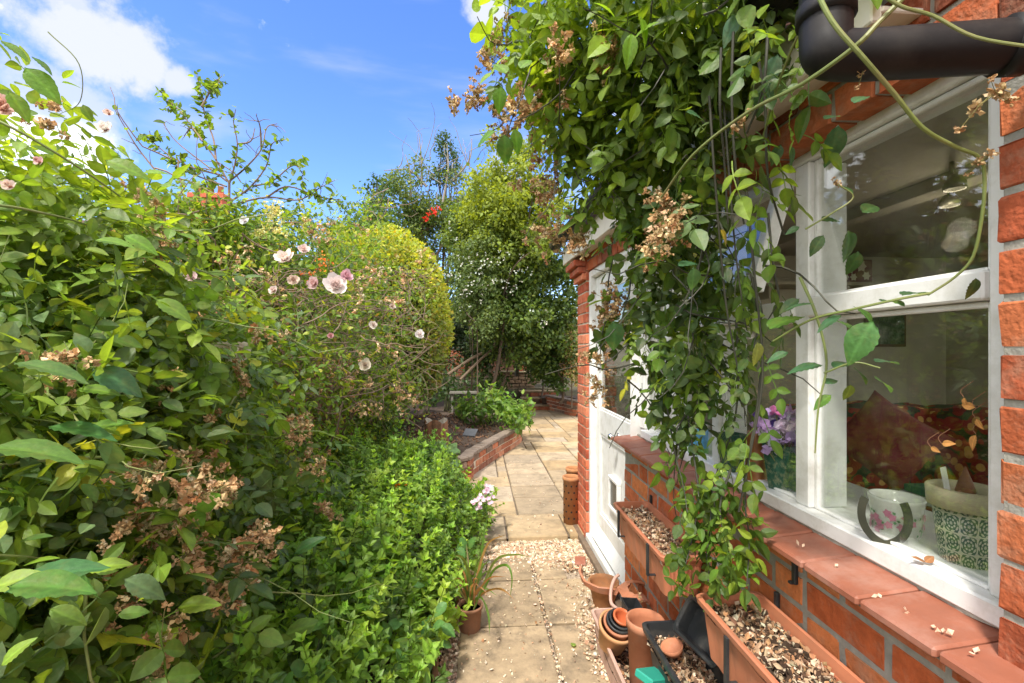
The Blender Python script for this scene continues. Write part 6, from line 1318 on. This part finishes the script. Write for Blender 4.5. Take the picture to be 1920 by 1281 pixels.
def vcol(p, col):      # high outer leaves tinted yellow green to look backlit by the sky
    h = (np.clip((.58-p[:, 0])/.35, 0, 1)*np.clip((p[:, 2]-1.55)/.4, 0, 1))[:, None]*rng.uniform(.3, 1, (len(p), 1)); return col*(1-h)+np.array((.20, .30, .022))*h
VP = [(G_DARK, 3), ((.04, .08, .022), 2), (G_MID, 3), (G_BLUE, 1.8), (G_BRIGHT, 1.3), (G_YEL, .25)]
scatter_lumps(mb, lumps3, T_ROSE[:4], .108, 150, VP, up=.7, shell=.6, axis_down=.9, colf=vcol)
scatter_lumps(mb, lumps3, T_LEAF, .040, 230, VP, up=.6, shell=.6, axis_down=1.0, colf=vcol)
stm = MB()
trails = [([(1290, 780, 1.36), (1300, 850, 1.33), (1310, 930, 1.30), (1300, 1000, 1.28), (1285, 1060, 1.26)], 1), ([(1250, 760, 1.42), (1262, 830, 1.4), (1275, 900, 1.37), (1290, 960, 1.33)], 1), ([(1380, 600, 1.2), (1385, 700, 1.2), (1375, 800, 1.22), (1340, 900, 1.26), (1330, 1000, 1.24)], .8), ([(1410, 520, 1.12), (1428, 640, 1.12), (1420, 760, 1.13), (1400, 880, 1.14), (1398, 960, 1.14), (1405, 1010, 1.14), (1400, 1100, 1.12)], .35),
          ([(1370, 880, 1.22), (1350, 950, 1.22), (1360, 1020, 1.20), (1370, 1080, 1.18)], .9), ([(1330, 900, 1.28), (1340, 960, 1.26), (1325, 1040, 1.24), (1335, 1100, 1.22)], .9), ([(1440, 400, 1.08), (1450, 500, 1.08), (1460, 560, 1.08), (1440, 600, 1.1)], .6), ([(1350, 100, 1.1), (1365, 300, 1.1), (1380, 480, 1.12), (1400, 620, 1.14)], .25), ([(1160, 560, 1.6), (1130, 620, 1.6), (1125, 700, 1.62)], .35), ([(1150, 480, 1.6), (1140, 540, 1.6), (1150, 600, 1.6)], .5)]
for P, den in trails:
    Q = limb(stm, [D(*q) for q in P], .0032, .0014, 6); leaves_along(mb, Q, T_ROSE[:4], .085, .026/den, [(G_DARK, 3), (G_MID, 2.5), (G_BRIGHT, .8)], down=.8, lumpj=.006); leaves_along(mb, Q, T_LEAF, .042, .022/den, [(G_DARK, 3), (G_MID, 2.5)], down=.8, lumpj=.02)
# tuft of leaves dipping into the lower trough
for (u, v, d) in ((1380, 1060, 1.18), (1350, 1080, 1.2), (1400, 1040, 1.13), (1310, 1070, 1.24), (1300, 1010, 1.27), (1340, 1000, 1.23), (1410, 1000, 1.12), (1370, 970, 1.2), (1345, 940, 1.24), (1290, 940, 1.32), (1275, 1090, 1.26), (1390, 1090, 1.15)):
    scatter_lumps(mb, [(D(u, v, d), .04, 1)], T_LEAF, .04, 520, [(G_DARK, 3), (G_MID, 3), (G_BRIGHT, 1.4)], axis_down=.6)
mb.build('foliage', M_LEAF, vine); 
mb = stm
for P in ([(1352, 90, .98), (1350, 200, 1.0), (1358, 300, 1.05), (1365, 420, 1.1)], [(1375, 60, .95), (1372, 170, .97), (1378, 300, 1.0), (1395, 420, 1.05)], [(1420, 100, .9), (1435, 200, .92), (1440, 330, .95), (1470, 440, 1.0)], [(1440, 60, .9), (1430, 170, .92), (1400, 250, 1.0)], [(1330, 180, 1.05), (1340, 330, 1.08), (1360, 560, 1.15), (1385, 700, 1.17)], [(1400, 360, 1.05), (1415, 520, 1.08), (1430, 700, 1.1), (1405, 860, 1.12), (1385, 960, 1.13)]): limb(mb, [D(*q) for q in P], .0030, .0022, 6)
for k in range(90):
    c, r, w = lumps3[rng.integers(len(lumps3))]; P = wander(c+rng.normal(0, r*.5, 3), (rng.normal(), rng.normal(), -.8), rng.uniform(.15, .4), 6, .6); tube(mb, P, np.linspace(.003, .0012, len(P)), 4)
mb.build('dark_stems', M_DARKSTEM, vine)
mb = MB()
limb(mb, [D(1720, -30, .57), D(1650, 40, .58), D(1600, 90, .595), D(1500, 160, .68), (D(1400, 212, .82)), D(1300, 290, .95), D(1240, 370, 1.1)], .0034, .0026, 8)
limb(mb, [D(1520, -40, .60), D(1560, 40, .59), D(1620, 110, .585), D(1680, 180, .60), D(1730, 240, .61), D(1790, 275, .62), D(1835, 295, .625), D(1846, 330, .63), D(1842, 400, .64), D(1825, 480, .66), D(1790, 520, .68), D(1745, 550, .70)], .0032, .0018, 8)
limb(mb, [D(1640, -20, .57), D(1690, 12, .565), D(1750, 30, .56), D(1830, 70, .545), D(1960, 92, .52)], .0022, .0018, 8)
limb(mb, [D(1745, 550, .70), D(1690, 560, .72), D(1600, 580, .76), D(1520, 600, .82), D(1450, 640, .9)], .0022, .002, 7)
limb(mb, [D(1500, 520, .86), D(1530, 590, .84), D(1550, 680, .83), D(1535, 760, .83), D(1528, 850, .83)], .0030, .0014, 7)
limb(mb, [D(1545, 700, .83), D(1600, 680, .80), D(1650, 690, .78)], .0020, .0014, 6); limb(mb, [D(1510, 430, .85), D(1560, 400, .83), D(1600, 370, .82), D(1570, 345, .82)], .0018, .0012, 6)
limb(mb, [D(1550, 10, .68), D(1500, 60, .75), D(1455, 170, .85), D(1430, 260, .95)], .0026, .0018, 6)
mb.build('green_canes', M_CANE, vine)
mb2 = mb; lv = MB()
for P in ([(1440, 0, .85), (1490, 50, .82), (1540, 130, .80)], [(1400, 90, .9), (1450, 170, .86), (1500, 250, .85)], [(1380, 200, .95), (1420, 260, .92), (1480, 300, .9)], [(1350, 300, 1.0), (1400, 330, .97), (1440, 400, .96)], [(1330, 20, .9), (1400, 60, .86), (1460, 90, .84)], [(1000, 60, 1.3), (960, 90, 1.3), (935, 150, 1.3)], [(1060, 280, 1.35), (1020, 270, 1.35), (985, 290, 1.35)], [(1120, 420, 1.45), (1090, 400, 1.45), (1060, 370, 1.45)]):
    Q = limb(mb, [D(*q) for q in P], .0018, .0008, 5); leaves_along(lv, Q, T_ROSE[:4], .085, .035, [(G_MID, 3), (G_BRIGHT, 2), (G_DARK, 2)], down=.7)
lv.build('foliage', M_LEAF, vine)
# individual leaves in front of the window
mb = MB(); DG = (.035, .085, .025); BG = (.05, .13, .06)
for a in ((1572, 232, .80, 72, -88, 30, BG, 1), (1545, 225, .80, 45, 30, 40, BG), (1600, 195, .8, 50, 40, 40, BG), (1480, 272, .9, 42, -60, 20, DG, 1), (1465, 270, .9, 38, -110, 20, DG), (1590, 430, .82, 62, -70, 10, DG, 1), (1610, 470, .82, 45, -100, 10, DG, 1), (1615, 400, .82, 55, 30, 20, DG), (1540, 415, .84, 50, 15, 30, DG), (1545, 440, .84, 42, -120, 30, DG), (1500, 425, .85, 25, 200, 20, DG, 1), (1600, 365, .82, 25, 120, 30, DG),
          (1640, 600, .74, 90, -118, 40, (.07, .18, .05), 1), (1600, 575, .76, 55, -20, 50, BG), (1650, 565, .75, 60, 5, 60, BG), (1560, 600, .80, 60, -10, 50, BG), (1530, 570, .82, 50, 180, 60, BG), (1690, 555, .73, 70, 15, 60, BG), (1580, 590, .78, 50, -150, 50, BG), (1480, 660, .88, 40, -160, 40, BG), (1640, 710, .78, 55, -15, 40, (.07, .17, .045), 1), (1600, 690, .79, 50, -30, 40, DG), (1560, 690, .82, 48, 20, 50, BG), (1640, 680, .78, 60, 8, 60, BG), (1595, 720, .80, 35, -90, 30, (.12, .17, .03), 1), (1545, 685, .84, 60, 185, 50, BG), (1560, 740, .83, 40, -140, 40, (.08, .18, .03)), (1545, 720, .83, 35, 20, 40, BG),
          (1830, 520, .66, 42, -85, 10, (.03, .06, .02), 1), (1440, 620, .92, 90, 30, 60, (.08, .18, .03)), (1420, 640, .95, 50, -80, 30, (.22, .25, .07)), (1350, 430, 1.1, 36, -45, 20, (.42, .32, .04), 1), (1500, 560, .86, 40, -150, 30, DG, 1), (1285, 210, 1.0, 50, 0, 20, BG, 1), (1460, 100, .95, 60, -110, 30, BG), (1440, 150, .95, 60, -100, 30, DG), (1390, 20, .95, 60, -120, 30, BG), (1400, 60, .95, 50, -60, 30, DG),
          (1240, 40, 1.0, 55, -170, 30, (.12, .24, .02), 1), (1200, 30, 1.0, 50, -60, 30, (.13, .25, .02), 1), (1110, 5, 1.05, 50, 0, 30, (.14, .26, .02), 1), (1185, 60, 1.0, 60, -95, 10, (.12, .24, .02), 2), (930, 245, 1.1, 45, 200, 20, (.09, .2, .02), 1), (945, 250, 1.1, 52, -85, 20, (.05, .12, .02), 1), (965, 240, 1.1, 45, -80, 20, (.07, .17, .02)), (950, 140, 1.1, 45, 120, 20, (.10, .2, .02), 1), (975, 130, 1.1, 40, 60, 20, (.10, .2, .02), 1), (940, 160, 1.1, 45, -100, 20, (.09, .2, .02), 1), (990, 160, 1.1, 30, -80, 20, (.11, .2, .02), 1), (1150, 600, 1.4, 62, -80, 10, (.06, .15, .06), 1), (1300, 500, 1.0, 45, -80, 10, (.07, .16, .06), 1), (1270, 500, 1.1, 50, 20, 40, BG)):
    big_leaf(*a)
mb.build('foliage', M_LEAF, vine, smooth=True)
# dried sprays
P = []
for (u, v, d, n, s_) in ((905, 190, 1.35, 6, 22), (930, 60, 1.4, 3, 10), (925, 110, 1.4, 3, 14), (950, 200, 1.35, 6, 20), (1000, 195, 1.35, 5, 20), (1010, 360, 1.5, 6, 25), (1050, 420, 1.5, 8, 25), (1030, 330, 1.5, 4, 20), (1085, 440, 1.5, 5, 18), (1045, 90, 1.2, 3, 10), (1150, 560, 1.6, 6, 16), (1140, 610, 1.6, 4, 12), (1130, 680, 1.6, 4, 12), (1128, 730, 1.6, 3, 10), (1240, 440, 1.15, 3, 8), (1255, 420, 1.15, 2, 6), (1235, 380, 1.2, 2, 10), (1120, 90, 1.2, 2, 14), (1165, 105, 1.2, 2, 8)):
    for j in range(n): P.append(D(u+rng.normal(0, s_), v+rng.normal(0, s_), d*rng.uniform(.96, 1.04)))
dried(vine, P[:95], DRY, .62)
for (u, v, d, s_) in ((1228, 445, 1.05, .8), (1615, 135, .64, .35), (1568, 342, .82, .25), (1835, 305, .62, .25), (1830, 205, .60, .4), (1880, 170, .58, .45), (1390, 228, .85, .35), (1200, 1120, 1.9, .3)): dried(vine, [D(u, v, d)], DRY[2:3], s_)

# -- odds and ends caught on the window ---------------------------------------
mb = MB()
for (u, v, d, L_, a_) in ((1826, 765, .80, 28, 170), (1832, 785, .80, 22, -60), (1838, 815, .80, 34, -110), (1775, 832, .86, 24, 15), (1745, 838, .88, 18, -20), (1812, 745, .82, 20, -80)):
    p = D(u, v, d); p[0] = XG+.004; a = R(a_); ax = np.array((-.1, -math.cos(a), math.sin(a))); nr = np.array((-1., .2, .3)); mb.inst(T_FINE[0][0], T_FINE[0][1], frames(unit(ax)[None], unit(nr)[None]), p[None], np.array([L_*d/F]), np.array([[.50, .24, .07]])*rng.uniform(.8, 1.1), T_FINE[0][2])
    tube(mb, spline([p, p+np.array((-.002, .004, .012)), p+np.array((.004, -.012, .03))], 3), .0006, 4, (.3, .15, .08))
mb.build('caught_leaves', M_DRY, tags=('dry orange leaves caught in cobweb on the lower pane beside the pillar', 'dry leaves', None, 'stuff'))
mb = MB(); p = D(1738, 1056, F*XG/(CT*(1738-VX))); p[2] = 1.036
for a_ in (0, 1.5, 3.0): mb.inst(T_FINE[1][0], T_FINE[1][1], frames(np.array([[math.cos(a_)*.4, math.sin(a_), .3]]), np.array([[.3, -.3, .8]])), (p+np.array((-.004, 0, 0)))[None], np.array([.024]), np.array([[.30, .14, .06]]), T_FINE[1][2])
mb.build('curled_leaf', M_DRY, tags=('curled brown leaf resting on the white window rail below the horseshoe', 'dry leaf'))
mb = MB(); 
for (u, v) in ((1768, 1212), (1754, 1172), (1645, 1130), (1500, 1000), (1560, 1040), (1700, 1180), (1830, 1260)):
    p = D(u, v, F*.79/(CT*(u-VX))*.97); p[2] = .982; mb.inst(*T_PET, rand_frames(2, .4), np.repeat(p[None], 2, 0)+rng.normal(0, .003, (2, 3))*np.array((1, 1, .2)), np.array([.014, .010]), pick([((.66, .5, .36), 1)], 2))
mb.build('sill_petals', M_DRY, tags=('few pale dry petals dropped on the red sill tiles', 'petals', None, 'stuff'))

p = GZ(1075, 1215, .028); mb = MB(); mb.inst(T_FINE[1][0], T_FINE[1][1], frames(np.array([[.2, 1, .05]]), np.array([[.1, 0, 1.]])), (p+np.array((0, 0, .006)))[None], np.array([.045]), np.array([[.20, .32, .07]]), T_FINE[1][2])
mb.build('fallen_leaf', M_LEAF, tags=('single fresh green leaf fallen on the near right path slab', 'leaf'))
